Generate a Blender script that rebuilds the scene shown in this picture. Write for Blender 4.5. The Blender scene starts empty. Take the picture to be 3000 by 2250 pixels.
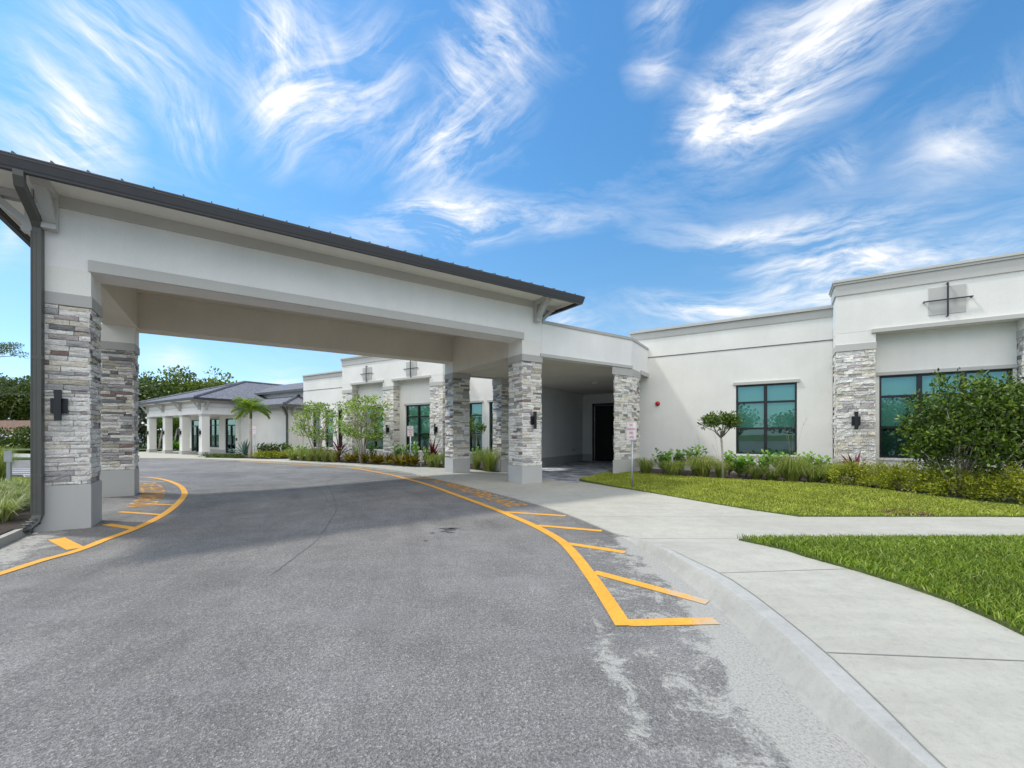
import bpy, bmesh, math, random
import numpy as np
from mathutils import Vector, Matrix
R=math.radians
random.seed(7)
scene=bpy.context.scene
COL=scene.collection
# ------------------------------------------------------------------ camera constants
FPX=1230.0; CX=1500.0; HY=1272.0; EYE=1.4
S=1.093                                  # scale of the building's survey about the eye
uA=(0.8281,0.5605); uB=(-0.5605,0.8281)  # canopy axes
CO=(0.285,11.682)                        # canopy origin: inner front corner of its right front post
AA=math.atan2(uA[1],uA[0])
UU=(0.84057,-0.54171); VV=(0.54171,0.84057)
WO=(4.7458*S,14.5932*S); AU=math.atan2(UU[1],UU[0])
def ZB(z): return EYE+S*(z-EYE)          # height of a surveyed point of the building
def ss(a,b,x):
    t=max(0.0,min(1.0,(x-a)/(b-a))); return t*t*(3-2*t)
def G(x,y):                              # ground level of the road
    sx=ss(1.0,6.5,-x)
    w=(x-WO[0])*VV[0]+(y-WO[1])*VV[1]
    sw=ss(-6.2,-2.2,w)
    return -0.12*(1-(1-sx)*(1-sw))
def Hs(x,y):                             # height of the pavement above the road
    if y<8: return 0.016+0.115*(1-ss(4.5,5.7,y))
    return 0.016+0.05*ss(13,17,y)*ss(-1,3,-x)
def ray(px,py,Y): return ((px-CX)/FPX*Y, Y, EYE+(HY-py)/FPX*Y)
def gnd(px,py,zf=None):
    z=0.0
    for _ in range(12):
        Y=(EYE-z)*FPX/(py-HY); x=(px-CX)/FPX*Y
        z=zf(x,Y) if zf else G(x,Y)
    return (x,Y)
def zs(x,y): return G(x,y)+Hs(x,y)
# ------------------------------------------------------------------ object helpers
def tag(o,label=None,cat=None,group=None,kind=None):
    if label: o['label']=label
    if cat: o['category']=cat
    if group: o['group']=group
    if kind: o['kind']=kind
    return o
def thing(name,label,cat,loc=(0,0,0),rz=0,group=None):
    o=bpy.data.objects.new(name,None); COL.objects.link(o)
    o.location=loc; o.rotation_euler=(0,0,rz); o.empty_display_size=0.2
    return tag(o,label,cat,group)
def copy_tree(o,parent=None):
    c=o.copy(); COL.objects.link(c)
    if parent: c.parent=parent
    for ch in [k for k in COL.objects if k.parent==o and k!=c]: copy_tree(ch,c)
    return c
class MB:
    def __init__(s): s.v=[]; s.f=[]; s.m=[]; s.sm=[]
    def add(s,v,f,m=0,sm=False):
        n=len(s.v); s.v+=[tuple(p) for p in v]; s.f+=[tuple(i+n for i in q) for q in f]
        s.m+=[m]*len(f); s.sm+=[sm]*len(f)
    def box(s,x0,x1,y0,y1,z0,z1,m=0):
        if x0>x1:x0,x1=x1,x0
        if y0>y1:y0,y1=y1,y0
        v=[(x,y,z) for z in (z0,z1) for y in (y0,y1) for x in (x0,x1)]
        s.add(v,[(0,2,3,1),(4,5,7,6),(0,1,5,4),(2,6,7,3),(0,4,6,2),(1,3,7,5)],m)
    def obox(s,c,d,w,h,l,m=0):           # box along direction d (length l) centred at c
        d=Vector(d).normalized(); up=Vector((0,0,1)) if abs(d.z)<.95 else Vector((0,1,0))
        a=d.cross(up).normalized(); b=a.cross(d); c=Vector(c)
        v=[c+d*(i*l/2)+a*(j*w/2)+b*(k*h/2) for i in(-1,1) for j in(-1,1) for k in(-1,1)]
        s.add(v,[(0,1,3,2),(4,6,7,5),(0,4,5,1),(2,3,7,6),(0,2,6,4),(1,5,7,3)],m)
    def prism(s,poly,z0,z1,m=0):
        n=len(poly)
        a=sum(poly[i][0]*poly[(i+1)%n][1]-poly[(i+1)%n][0]*poly[i][1] for i in range(n))
        if a<0: poly=poly[::-1]
        v=[(x,y,z0) for x,y in poly]+[(x,y,z1) for x,y in poly]
        f=[tuple(range(n))[::-1],tuple(range(n,2*n))]+[(i,(i+1)%n,(i+1)%n+n,i+n) for i in range(n)]
        s.add(v,f,m)
    def slab(s,pts,d,m=0):               # extrude a planar polygon pts (3D) by vector d
        n=len(pts); d=Vector(d); P=[Vector(p) for p in pts]
        v=P+[p+d for p in P]
        s.add(v,[tuple(range(n))[::-1],tuple(range(n,2*n))]+[(i,(i+1)%n,(i+1)%n+n,i+n) for i in range(n)],m)
    def tube(s,pts,rad,n=8,m=0,sm=True,cap=True,sq=False):
        pts=[Vector(p) for p in pts]
        if not hasattr(rad,'__len__'): rad=[rad]*len(pts)
        rings=[]; prev=None
        for i,p in enumerate(pts):
            d=(pts[min(i+1,len(pts)-1)]-pts[max(i-1,0)])
            if d.length<1e-6: d=Vector((0,0,1))
            d.normalize()
            if prev is None:
                up=Vector((0,0,1)) if abs(d.z)<.9 else Vector((1,0,0)); a=d.cross(up).normalized()
            else:
                a=(prev-d*prev.dot(d)); a=a.normalized() if a.length>1e-5 else d.orthogonal().normalized()
            prev=a; b=d.cross(a)
            rings.append([p+(a*math.cos(2*math.pi*k/n+(math.pi/4 if sq else 0))+b*math.sin(2*math.pi*k/n+(math.pi/4 if sq else 0)))*rad[i] for k in range(n)])
        v=[q for r in rings for q in r]; f=[]
        for i in range(len(rings)-1):
            for k in range(n):
                f.append((i*n+k,i*n+(k+1)%n,(i+1)*n+(k+1)%n,(i+1)*n+k))
        if cap: f.append(tuple(range(n))[::-1]); f.append(tuple((len(rings)-1)*n+k for k in range(n)))
        s.add(v,f,m,sm)
    def build(s,name,mats,parent=None,loc=None,bevel=0,rot=None):
        me=bpy.data.meshes.new(name)
        me.from_pydata(s.v,[],s.f)
        if not isinstance(mats,(list,tuple)): mats=[mats]
        for m in mats: me.materials.append(m)
        me.polygons.foreach_set('material_index',s.m); me.polygons.foreach_set('use_smooth',s.sm)
        me.update()
        o=bpy.data.objects.new(name,me); COL.objects.link(o)
        if parent: o.parent=parent
        if loc: o.location=loc
        if rot: o.rotation_euler=rot
        if bevel:
            b=o.modifiers.new('bevel','BEVEL'); b.width=bevel; b.segments=2; b.limit_method='ANGLE'
        return o
# ------------------------------------------------------------------ materials
def newmat(name):
    m=bpy.data.materials.new(name); m.use_nodes=True; nt=m.node_tree; nt.nodes.clear()
    out=nt.nodes.new('ShaderNodeOutputMaterial'); b=nt.nodes.new('ShaderNodeBsdfPrincipled')
    nt.links.new(b.outputs[0],out.inputs[0]); return m,nt,b,out
def N(nt,t,**k):
    n=nt.nodes.new(t)
    for a,v in k.items():
        if a in n.inputs: n.inputs[a].default_value=v
        else: setattr(n,a,v)
    return n
def noise(nt,vec,scale,detail=4,rough=.55,dist=0):
    n=N(nt,'ShaderNodeTexNoise'); n.inputs['Scale'].default_value=scale; n.inputs['Detail'].default_value=detail
    n.inputs['Roughness'].default_value=rough; n.inputs['Distortion'].default_value=dist
    if vec: nt.links.new(vec,n.inputs['Vector'])
    return n
def ramp(nt,fac,stops):
    r=nt.nodes.new('ShaderNodeValToRGB'); e=r.color_ramp.elements
    while len(e)<len(stops): e.new(0.5)
    for i,(p,c) in enumerate(stops):
        e[i].position=p; e[i].color=(c[0],c[1],c[2],1) if hasattr(c,'__len__') else (c,c,c,1)
    nt.links.new(fac,r.inputs[0]); return r
def mix(nt,fac,a,b,mode='MIX'):
    m=nt.nodes.new('ShaderNodeMix'); m.data_type='RGBA'; m.blend_type=mode
    for s,v in ((m.inputs[0],fac),(m.inputs[6],a),(m.inputs[7],b)):
        if hasattr(v,'is_linked'): nt.links.new(v,s)
        elif hasattr(v,'__len__'): s.default_value=(v[0],v[1],v[2],1)
        else: s.default_value=v if s==m.inputs[0] else (v,v,v,1)
    return m.outputs[2]
def math_(nt,op,a,b=None,c=None,clamp=False):
    m=nt.nodes.new('ShaderNodeMath'); m.operation=op; m.use_clamp=clamp
    for i,v in enumerate((a,b,c)):
        if v is None: continue
        if hasattr(v,'is_linked'): nt.links.new(v,m.inputs[i])
        else: m.inputs[i].default_value=v
    return m.outputs[0]
def bump(nt,b,h,strength,dist):
    n=nt.nodes.new('ShaderNodeBump'); n.inputs['Strength'].default_value=strength; n.inputs['Distance'].default_value=dist
    nt.links.new(h,n.inputs['Height']); nt.links.new(n.outputs[0],b.inputs['Normal'])
def coord(nt): return nt.nodes.new('ShaderNodeTexCoord').outputs['Object']
def gpos(nt): return nt.nodes.new('ShaderNodeNewGeometry').outputs['Position']
def stucco(name,c,grain=180,bs=.35,var=.06,stain=.0):
    m,nt,b,_=newmat(name); v=gpos(nt)
    n1=noise(nt,v,.8,5); n2=noise(nt,v,grain,3,.6); n3=noise(nt,v,28,4,.6)
    c0=tuple(x*(1-var) for x in c); c1=tuple(min(1,x*(1+var)) for x in c)
    r=ramp(nt,n1.outputs[0],[(.3,c0),(.7,c1)])
    col=mix(nt,.35,r.outputs[0],ramp(nt,n2.outputs[0],[(.3,.55),(.7,1.0)]).outputs[0],'MULTIPLY')
    # rain streaks, stretched downwards
    mp=N(nt,'ShaderNodeMapping'); mp.inputs['Scale'].default_value=(3.2,3.2,.18); nt.links.new(v,mp.inputs[0])
    n4=noise(nt,mp.outputs[0],1.6,5,.6)
    col=mix(nt,1,col,ramp(nt,n4.outputs[0],[(.3,.975),(.62,1.0)]).outputs[0],'MULTIPLY')
    nt.links.new(col,b.inputs['Base Color']); b.inputs['Roughness'].default_value=.93
    h=math_(nt,'ADD',n2.outputs[0],math_(nt,'MULTIPLY',n3.outputs[0],.8))
    bump(nt,b,h,bs,.006); return m
M={}
M['wall']=stucco('stucco_white',(.85,.83,.78),120,.5)
M['wall2']=stucco('stucco_fascia_white',(.885,.87,.855),120,.5)
M['trim']=stucco('stucco_grey_trim',(.54,.53,.505),150,.25,.04)
M['plinth']=stucco('stucco_grey_plinth',(.51,.505,.49),150,.3,.05)
M['cornice']=stucco('cornice_greige',(.54,.53,.495),150,.2,.04)
M['band']=stucco('stone_cap_grey',(.48,.47,.45),150,.2,.04)
M['soffit']=stucco('soffit_paint',(.84,.81,.74),200,.2,.05)
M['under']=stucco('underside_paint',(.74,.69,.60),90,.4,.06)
M['inner']=stucco('alcove_paint',(.84,.83,.81),120,.4,.05)
def metal(name,c,rough=.45,met=0.0,var=.08):
    m,nt,b,_=newmat(name); v=gpos(nt); n=noise(nt,v,6,5)
    r=ramp(nt,n.outputs[0],[(.3,tuple(x*(1-var) for x in c)),(.7,tuple(x*(1+var) for x in c))])
    nt.links.new(r.outputs[0],b.inputs['Base Color']); b.inputs['Metallic'].default_value=met
    rr=ramp(nt,n.outputs[0],[(.3,rough-.06),(.7,rough+.1)]); nt.links.new(rr.outputs[0],b.inputs['Roughness'])
    return m
M['gutter']=metal('bronze_gutter',(.045,.045,.05),.5)
M['gutter_lip']=metal('bronze_gutter_lip',(.10,.10,.105),.4)
M['spout']=metal('downspout_paint',(.085,.087,.078),.45)
M['frame']=metal('window_frame',(.012,.014,.016),.35)
M['lampblack']=metal('lamp_black',(.015,.015,.017),.35)
M['bronze']=metal('bronze_roof',(.11,.115,.12),.4,.2)
M['galv']=metal('galvanised_steel',(.42,.43,.44),.4,.6)
M['red']=metal('alarm_red',(.45,.012,.02),.35)
M['whitepl']=metal('white_plastic',(.75,.75,.72),.4)
M['signwhite']=metal('sign_white',(.80,.78,.78),.35,0,.02)
M['signred']=metal('sign_red',(.62,.10,.12),.4)
M['rust']=metal('rusty_grate',(.12,.055,.035),.8)
M['pipe']=metal('grey_pipe',(.20,.21,.21),.5)
M['dark']=metal('dark_void',(.012,.012,.012),.8)
M['redbar']=metal('crossbar_navy',(.018,.016,.035),.4)
def lampglass():
    m,nt,b,_=newmat('lamp_glass'); b.inputs['Base Color'].default_value=(.5,.5,.46,1); b.inputs['Roughness'].default_value=.15; return m
M['lampglass']=lampglass()
def stone(name,stops,mott=1.0):
    m,nt,b,_=newmat(name); g=nt.nodes.new('ShaderNodeNewGeometry'); v=g.outputs['Position']
    base=ramp(nt,g.outputs['Random Per Island'],stops); base.color_ramp.interpolation='CONSTANT'
    # offset the marbling per stone
    ad=N(nt,'ShaderNodeVectorMath',operation='ADD'); cb=nt.nodes.new('ShaderNodeCombineXYZ')
    k=math_(nt,'MULTIPLY',g.outputs['Random Per Island'],37.0)
    for i in range(3): nt.links.new(k,cb.inputs[i])
    nt.links.new(v,ad.inputs[0]); nt.links.new(cb.outputs[0],ad.inputs[1])
    mp=N(nt,'ShaderNodeMapping'); mp.inputs['Scale'].default_value=(1,1,2.6); mp.inputs['Rotation'].default_value=(0,.15,.0); nt.links.new(ad.outputs[0],mp.inputs[0])
    n1=noise(nt,mp.outputs[0],7,6,.65,.8); n2=noise(nt,ad.outputs[0],45,5,.7,.3); n3=noise(nt,ad.outputs[0],170,3,.6)
    c=mix(nt,.62,base.outputs[0],ramp(nt,n1.outputs[0],[(.25,(.38,.38,.42)),(.5,(.92,.92,.92)),(.68,(1.22,1.20,1.16))]).outputs[0],'MULTIPLY')
    c=mix(nt,.66,c,ramp(nt,n2.outputs[0],[(.32,(.35,.35,.37)),(.47,1.0),(.7,1.15)]).outputs[0],'MULTIPLY')
    nt.links.new(c,b.inputs['Base Color']); b.inputs['Roughness'].default_value=.88
    h=math_(nt,'ADD',n2.outputs[0],math_(nt,'MULTIPLY',n3.outputs[0],.35)); h=math_(nt,'ADD',h,math_(nt,'MULTIPLY',n1.outputs[0],1.2))
    bump(nt,b,h,.9,.03); return m
W_=(.98,.95,.895); LG=(.85,.815,.765); MG=(.50,.49,.48); DG=(.27,.27,.27); TN=(.58,.53,.43); PB=(.33,.24,.21); CR=(.88,.81,.68); PK=(.55,.49,.48)
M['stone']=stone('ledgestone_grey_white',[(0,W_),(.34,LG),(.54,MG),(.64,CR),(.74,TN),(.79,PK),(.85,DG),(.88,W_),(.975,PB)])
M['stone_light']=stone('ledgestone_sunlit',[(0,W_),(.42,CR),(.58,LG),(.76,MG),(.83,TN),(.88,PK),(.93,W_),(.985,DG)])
M['stone_mix']=stone('ledgestone_mixed',[(0,LG),(.25,W_),(.42,MG),(.55,CR),(.68,TN),(.76,DG),(.85,PK),(.96,PB)])
def glass():
    m,nt,b,out=newmat('green_tinted_glass'); nt.nodes.remove(b)
    tr=N(nt,'ShaderNodeBsdfTransparent'); tr.inputs[0].default_value=(.50,.84,.77,1)
    gl=N(nt,'ShaderNodeBsdfGlossy'); gl.inputs['Roughness'].default_value=.012; gl.inputs[0].default_value=(.62,.85,.86,1)
    v=gpos(nt); n=noise(nt,v,1.1,2); bp=nt.nodes.new('ShaderNodeBump'); bp.inputs['Strength'].default_value=.05; bp.inputs['Distance'].default_value=.02
    nt.links.new(n.outputs[0],bp.inputs['Height']); nt.links.new(bp.outputs[0],gl.inputs['Normal'])
    lw=N(nt,'ShaderNodeFresnel'); lw.inputs[0].default_value=1.55
    f=math_(nt,'ADD',math_(nt,'MULTIPLY',lw.outputs[0],1.5),.15,clamp=True)
    mx=nt.nodes.new('ShaderNodeMixShader'); nt.links.new(f,mx.inputs[0]); nt.links.new(tr.outputs[0],mx.inputs[1]); nt.links.new(gl.outputs[0],mx.inputs[2])
    nt.links.new(mx.outputs[0],out.inputs[0]); return m
M['glass']=glass()
def blind():
    m,nt,b,_=newmat('roller_shade'); v=coord(nt); w=N(nt,'ShaderNodeTexWave',bands_direction='Z'); w.inputs['Scale'].default_value=14; w.inputs['Distortion'].default_value=.4
    nt.links.new(v,w.inputs[0]); r=ramp(nt,w.outputs[0],[(0,(.66,.72,.67)),(1,(.86,.90,.85))]); nt.links.new(r.outputs[0],b.inputs['Base Color']); b.inputs['Roughness'].default_value=.9; return m
M['blind']=blind()
def mesh_screen():
    m,nt,b,_=newmat('dark_screen'); v=coord(nt); w=N(nt,'ShaderNodeTexWave',bands_direction='X'); w.inputs['Scale'].default_value=26; nt.links.new(v,w.inputs[0])
    r=ramp(nt,w.outputs[0],[(0,(.09,.12,.115)),(1,(.17,.20,.19))]); nt.links.new(r.outputs[0],b.inputs['Base Color']); b.inputs['Roughness'].default_value=.9; return m
M['screen']=mesh_screen()
def shingle():
    m,nt,b,_=newmat('asphalt_shingles'); v=coord(nt)
    br=N(nt,'ShaderNodeTexBrick'); br.inputs['Scale'].default_value=3.2; br.inputs['Color1'].default_value=(.12,.125,.15,1); br.inputs['Color2'].default_value=(.21,.215,.245,1); br.inputs['Mortar'].default_value=(.10,.10,.12,1)
    br.inputs['Mortar Size'].default_value=.008; br.inputs['Row Height'].default_value=.22; br.inputs['Brick Width'].default_value=.7
    nt.links.new(v,br.inputs[0]); n=noise(nt,v,9,5,.7); c=mix(nt,.8,br.outputs[0],ramp(nt,n.outputs[0],[(.3,.5),(.7,1.35)]).outputs[0],'MULTIPLY')
    nt.links.new(c,b.inputs['Base Color']); b.inputs['Roughness'].default_value=.92; bump(nt,b,n.outputs[0],.5,.02); return m
M['shingle']=shingle()
def tile():
    m,nt,b,_=newmat('brown_roof_tiles'); v=coord(nt); n=noise(nt,v,3,6,.7); w=N(nt,'ShaderNodeTexWave',bands_direction='Z'); w.inputs['Scale'].default_value=5; w.inputs['Distortion'].default_value=1; nt.links.new(v,w.inputs[0])
    c=mix(nt,.5,ramp(nt,n.outputs[0],[(.3,(.12,.06,.04)),(.7,(.30,.17,.11))]).outputs[0],w.outputs[0],'MULTIPLY'); nt.links.new(c,b.inputs['Base Color']); b.inputs['Roughness'].default_value=.9; return m
M['tile']=tile()
def asphalt():
    m,nt,b,_=newmat('asphalt'); v=gpos(nt)
    at=nt.nodes.new('ShaderNodeAttribute'); at.attribute_name='dust'
    big=noise(nt,v,.35,6,.6,.4); mid=noise(nt,v,1.3,8,.72,.4); agg=N(nt,'ShaderNodeTexVoronoi'); agg.inputs['Scale'].default_value=118; nt.links.new(v,agg.inputs['Vector'])
    agc=N(nt,'ShaderNodeTexVoronoi'); agc.inputs['Scale'].default_value=60; nt.links.new(v,agc.inputs['Vector'])
    fine=noise(nt,v,260,3,.7); pat=noise(nt,v,64,5,.78)
    base=ramp(nt,big.outputs[0],[(.3,(.165,.156,.146)),(.7,(.275,.260,.244))]).outputs[0]
    base=mix(nt,.6,base,ramp(nt,mid.outputs[0],[(.3,.66),(.7,1.28)]).outputs[0],'MULTIPLY')
    base=mix(nt,.85,base,ramp(nt,pat.outputs[0],[(.32,.45),(.5,.95),(.68,1.6)]).outputs[0],'MULTIPLY')
    gr=ramp(nt,agg.outputs['Color'],[(.0,.42),(.55,.95),(.84,1.3),(.95,1.95)])
    base=mix(nt,.82,base,gr.outputs[0],'MULTIPLY')
    base=mix(nt,.5,base,ramp(nt,fine.outputs[0],[(.35,.4),(.65,1.6)]).outputs[0],'MULTIPLY')
    # pale tyre drifts: streaks running with the drive
    mp=N(nt,'ShaderNodeMapping'); mp.inputs['Rotation'].default_value=(0,0,R(28)); mp.inputs['Scale'].default_value=(.35,2.0,1); nt.links.new(v,mp.inputs[0])
    st=noise(nt,mp.outputs[0],1.2,5,.6,.6); base=mix(nt,math_(nt,'MULTIPLY',ramp(nt,st.outputs[0],[(.52,0),(.72,1)]).outputs[0],.4),base,(.27,.265,.262))
    # tyre arcs running round the bend
    sp=nt.nodes.new('ShaderNodeSeparateXYZ'); nt.links.new(v,sp.inputs[0]); px_=math_(nt,'ADD',sp.outputs[0],22.14); py_=math_(nt,'ADD',sp.outputs[1],.35)
    rr_=math_(nt,'SQRT',math_(nt,'ADD',math_(nt,'MULTIPLY',px_,px_),math_(nt,'MULTIPLY',py_,py_))); th_=math_(nt,'ARCTAN2',py_,px_); cbn=nt.nodes.new('ShaderNodeCombineXYZ'); nt.links.new(rr_,cbn.inputs[0]); nt.links.new(math_(nt,'MULTIPLY',th_,3.0),cbn.inputs[1])
    arc=noise(nt,cbn.outputs[0],1.5,6,.7,.25); base=mix(nt,.75,base,ramp(nt,arc.outputs[0],[(.30,.70),(.48,1.0),(.56,1.0),(.72,1.38)]).outputs[0],'MULTIPLY')
    # concrete dust beside the kerb
    dn=noise(nt,v,3.4,12,.86,.5)
    f=math_(nt,'ADD',at.outputs['Fac'],math_(nt,'MULTIPLY',math_(nt,'SUBTRACT',dn.outputs[0],.5),3.6))
    f=ramp(nt,f,[(.40,0),(.62,1)]).outputs[0]
    f=math_(nt,'MULTIPLY',f,ramp(nt,pat.outputs[0],[(.36,.45),(.55,1)]).outputs[0])
    col=mix(nt,math_(nt,'MULTIPLY',f,.90),base,(.46,.445,.40)); nt.links.new(col,b.inputs['Base Color']); b.inputs['Roughness'].default_value=.88
    bump(nt,b,math_(nt,'ADD',agg.outputs['Distance'],math_(nt,'MULTIPLY',pat.outputs[0],.6)),.75,.008); return m
M['asphalt']=asphalt()
def concrete(name,c,streak=True):
    m,nt,b,_=newmat(name); v=gpos(nt)
    n1=noise(nt,v,.55,6,.6,.6); n2=noise(nt,v,5,7,.7,.4); n3=noise(nt,v,240,3,.7); n5=noise(nt,v,28,5,.7)
    mp=N(nt,'ShaderNodeMapping'); mp.inputs['Rotation'].default_value=(0,0,R(-8)); mp.inputs['Scale'].default_value=(.5,4,1); nt.links.new(v,mp.inputs[0]); n4=noise(nt,mp.outputs[0],1.5,6,.65,.3)
    col=ramp(nt,n1.outputs[0],[(.3,tuple(x*.90 for x in c)),(.7,tuple(x*1.06 for x in c))]).outputs[0]
    col=mix(nt,.6,col,ramp(nt,n2.outputs[0],[(.28,(.80,.80,.79)),(.6,1.04)]).outputs[0],'MULTIPLY')
    col=mix(nt,.6,col,ramp(nt,n4.outputs[0],[(.35,.90),(.65,1.05)]).outputs[0],'MULTIPLY')
    col=mix(nt,.5,col,ramp(nt,n5.outputs[0],[(.25,.70),(.5,1.03)]).outputs[0],'MULTIPLY')
    col=mix(nt,.35,col,ramp(nt,n3.outputs[0],[(.3,.7),(.7,1.25)]).outputs[0],'MULTIPLY')
    nt.links.new(col,b.inputs['Base Color']); b.inputs['Roughness'].default_value=.9; bump(nt,b,math_(nt,'ADD',n3.outputs[0],n5.outputs[0]),.35,.004); return m
M['concrete']=concrete('broomed_concrete',(.455,.435,.372))
M['kerb']=concrete('kerb_concrete',(.40,.385,.345)); M['kerb_top']=concrete('kerb_top_concrete',(.44,.43,.40))
M['joint']=metal('joint_grey',(.25,.245,.22),.9)  # grey of the cut pavement joints and kerb cracks
def paint():
    m,nt,b,_=newmat('yellow_road_paint'); v=gpos(nt); at=nt.nodes.new('ShaderNodeAttribute'); at.attribute_name='dust'
    n=noise(nt,v,90,5,.75); n2=noise(nt,v,4,5,.6); agg=N(nt,'ShaderNodeTexVoronoi'); agg.inputs['Scale'].default_value=95; nt.links.new(v,agg.inputs['Vector'])
    c=ramp(nt,n2.outputs[0],[(.3,(.72,.335,.03)),(.7,(.84,.41,.045))]).outputs[0]
    c=mix(nt,.6,c,ramp(nt,agg.outputs['Color'],[(0,.65),(.6,1.05)]).outputs[0],'MULTIPLY')
    wear=ramp(nt,math_(nt,'ADD',n.outputs[0],math_(nt,'MULTIPLY',noise(nt,v,7,5,.7).outputs[0],.4)),[(.46,1),(.56,0)]).outputs[0]
    c=mix(nt,math_(nt,'MULTIPLY',wear,.75),c,(.17,.155,.14))
    f=math_(nt,'ADD',at.outputs['Fac'],math_(nt,'MULTIPLY',math_(nt,'SUBTRACT',noise(nt,v,5.5,9,.78,.9).outputs[0],.5),2.0))
    c=mix(nt,math_(nt,'MULTIPLY',ramp(nt,f,[(.4,0),(.8,1)]).outputs[0],.75),c,(.47,.44,.38))
    nt.links.new(c,b.inputs['Base Color']); b.inputs['Roughness'].default_value=.75; bump(nt,b,agg.outputs['Distance'],.5,.006); return m
M['paint']=paint()
def pavers():
    m,nt,b,_=newmat('grey_pavers'); v=coord(nt); mp=N(nt,'ShaderNodeMapping'); mp.inputs['Rotation'].default_value=(0,0,R(34)); nt.links.new(v,mp.inputs[0])
    br=N(nt,'ShaderNodeTexBrick'); br.inputs['Scale'].default_value=1.7; br.inputs['Color1'].default_value=(.16,.18,.23,1); br.inputs['Color2'].default_value=(.66,.67,.70,1); br.inputs['Mortar'].default_value=(.09,.09,.09,1)
    br.inputs['Mortar Size'].default_value=.012; br.inputs['Row Height'].default_value=.4; br.inputs['Brick Width'].default_value=.75; nt.links.new(mp.outputs[0],br.inputs[0])
    n=noise(nt,v,5,5,.7); c=mix(nt,.7,br.outputs[0],ramp(nt,n.outputs[0],[(.3,.6),(.7,1.4)]).outputs[0],'MULTIPLY'); nt.links.new(c,b.inputs['Base Color']); b.inputs['Roughness'].default_value=.75; return m
M['pavers']=pavers()
def soil(name,a,c,sc=30):
    m,nt,b,_=newmat(name); v=gpos(nt); n=noise(nt,v,sc,6,.75); n2=noise(nt,v,1.5,4)
    r=ramp(nt,n.outputs[0],[(.3,a),(.7,c)]); cc=mix(nt,.5,r.outputs[0],ramp(nt,n2.outputs[0],[(.3,.7),(.7,1.2)]).outputs[0],'MULTIPLY'); nt.links.new(cc,b.inputs['Base Color']); b.inputs['Roughness'].default_value=.95
    bump(nt,b,n.outputs[0],.8,.03); return m
M['mulch']=soil('dark_mulch',(.012,.009,.007),(.085,.055,.04),45)
M['turf']=soil('turf_soil',(.045,.075,.012),(.13,.17,.03),40)
M['field']=soil('far_grass',(.05,.085,.015),(.11,.15,.035),3)
def leaf(name,stops,trans=.25,rough=.45):
    m,nt,b,out=newmat(name); g=nt.nodes.new('ShaderNodeNewGeometry'); r=ramp(nt,g.outputs['Random Per Island'],stops)
    n=noise(nt,g.outputs['Position'],1.7,3); c=mix(nt,.6,r.outputs[0],ramp(nt,n.outputs[0],[(.3,.62),(.7,1.3)]).outputs[0],'MULTIPLY')
    nt.links.new(c,b.inputs['Base Color']); b.inputs['Roughness'].default_value=rough
    t=N(nt,'ShaderNodeBsdfTranslucent'); tc=mix(nt,1,c,(1.3,1.5,.5),'MULTIPLY'); nt.links.new(tc,t.inputs[0]); mx=nt.nodes.new('ShaderNodeMixShader'); mx.inputs[0].default_value=trans
    nt.links.new(b.outputs[0],mx.inputs[1]); nt.links.new(t.outputs[0],mx.inputs[2]); nt.links.new(mx.outputs[0],out.inputs[0]); return m
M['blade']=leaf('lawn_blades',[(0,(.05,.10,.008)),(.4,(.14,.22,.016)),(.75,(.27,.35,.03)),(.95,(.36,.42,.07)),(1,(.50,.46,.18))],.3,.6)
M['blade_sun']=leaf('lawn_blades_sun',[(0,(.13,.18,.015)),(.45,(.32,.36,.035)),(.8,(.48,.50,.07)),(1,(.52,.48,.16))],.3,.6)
M['leafdark']=leaf('leaf_dark_green',[(0,(.022,.045,.004)),(.5,(.06,.11,.009)),(.85,(.13,.20,.018)),(1,(.28,.34,.05))],.25,.5)
M['leafmid']=leaf('leaf_mid_green',[(0,(.04,.085,.012)),(.5,(.10,.17,.02)),(1,(.22,.29,.05))],.3)
M['leafmyrtle']=leaf('leaf_myrtle',[(0,(.10,.17,.02)),(.5,(.22,.31,.05)),(1,(.42,.50,.16))],.35)
M['leafyellow']=leaf('leaf_yellow_green',[(0,(.16,.20,.015)),(.5,(.34,.37,.025)),(.85,(.50,.48,.05)),(1,(.16,.10,.04))],.3)
M['leafbright']=leaf('leaf_bright_green',[(0,(.06,.15,.014)),(.5,(.14,.29,.03)),(1,(.27,.44,.06))],.3,.42)
M['leaftree']=leaf('leaf_far_tree',[(0,(.02,.04,.006)),(.5,(.055,.095,.012)),(1,(.14,.18,.025))],.25)
M['leaftree2']=leaf('leaf_sunny_tree',[(0,(.04,.07,.008)),(.5,(.11,.16,.015)),(1,(.24,.26,.03))],.3)
M['croton']=leaf('leaf_croton',[(0,(.05,.05,.012)),(.25,(.20,.10,.015)),(.45,(.10,.15,.02)),(.7,(.42,.30,.03)),(.85,(.06,.05,.02)),(1,(.60,.48,.06))],.25,.35)
M['redleaf']=leaf('leaf_burgundy',[(0,(.035,.006,.012)),(.5,(.13,.012,.022)),(.85,(.24,.035,.045)),(1,(.10,.05,.03))],.25,.3)
M['reed']=leaf('ornamental_grass',[(0,(.10,.15,.02)),(.5,(.23,.29,.05)),(.85,(.36,.38,.10)),(1,(.44,.38,.17))],.3,.6)
M['liriope']=leaf('variegated_liriope',[(0,(.12,.17,.05)),(.5,(.30,.34,.14)),(1,(.52,.52,.30))],.3,.5)
M['plume']=leaf('grass_plume',[(0,(.30,.25,.20)),(1,(.42,.36,.28))],.3,.8)
M['agave']=leaf('agave_blue',[(0,(.06,.12,.11)),(1,(.16,.24,.22))],.05,.5)
M['palmleaf']=leaf('palm_frond',[(0,(.10,.19,.012)),(.6,(.27,.37,.025)),(1,(.48,.50,.06))],.35,.4)
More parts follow.
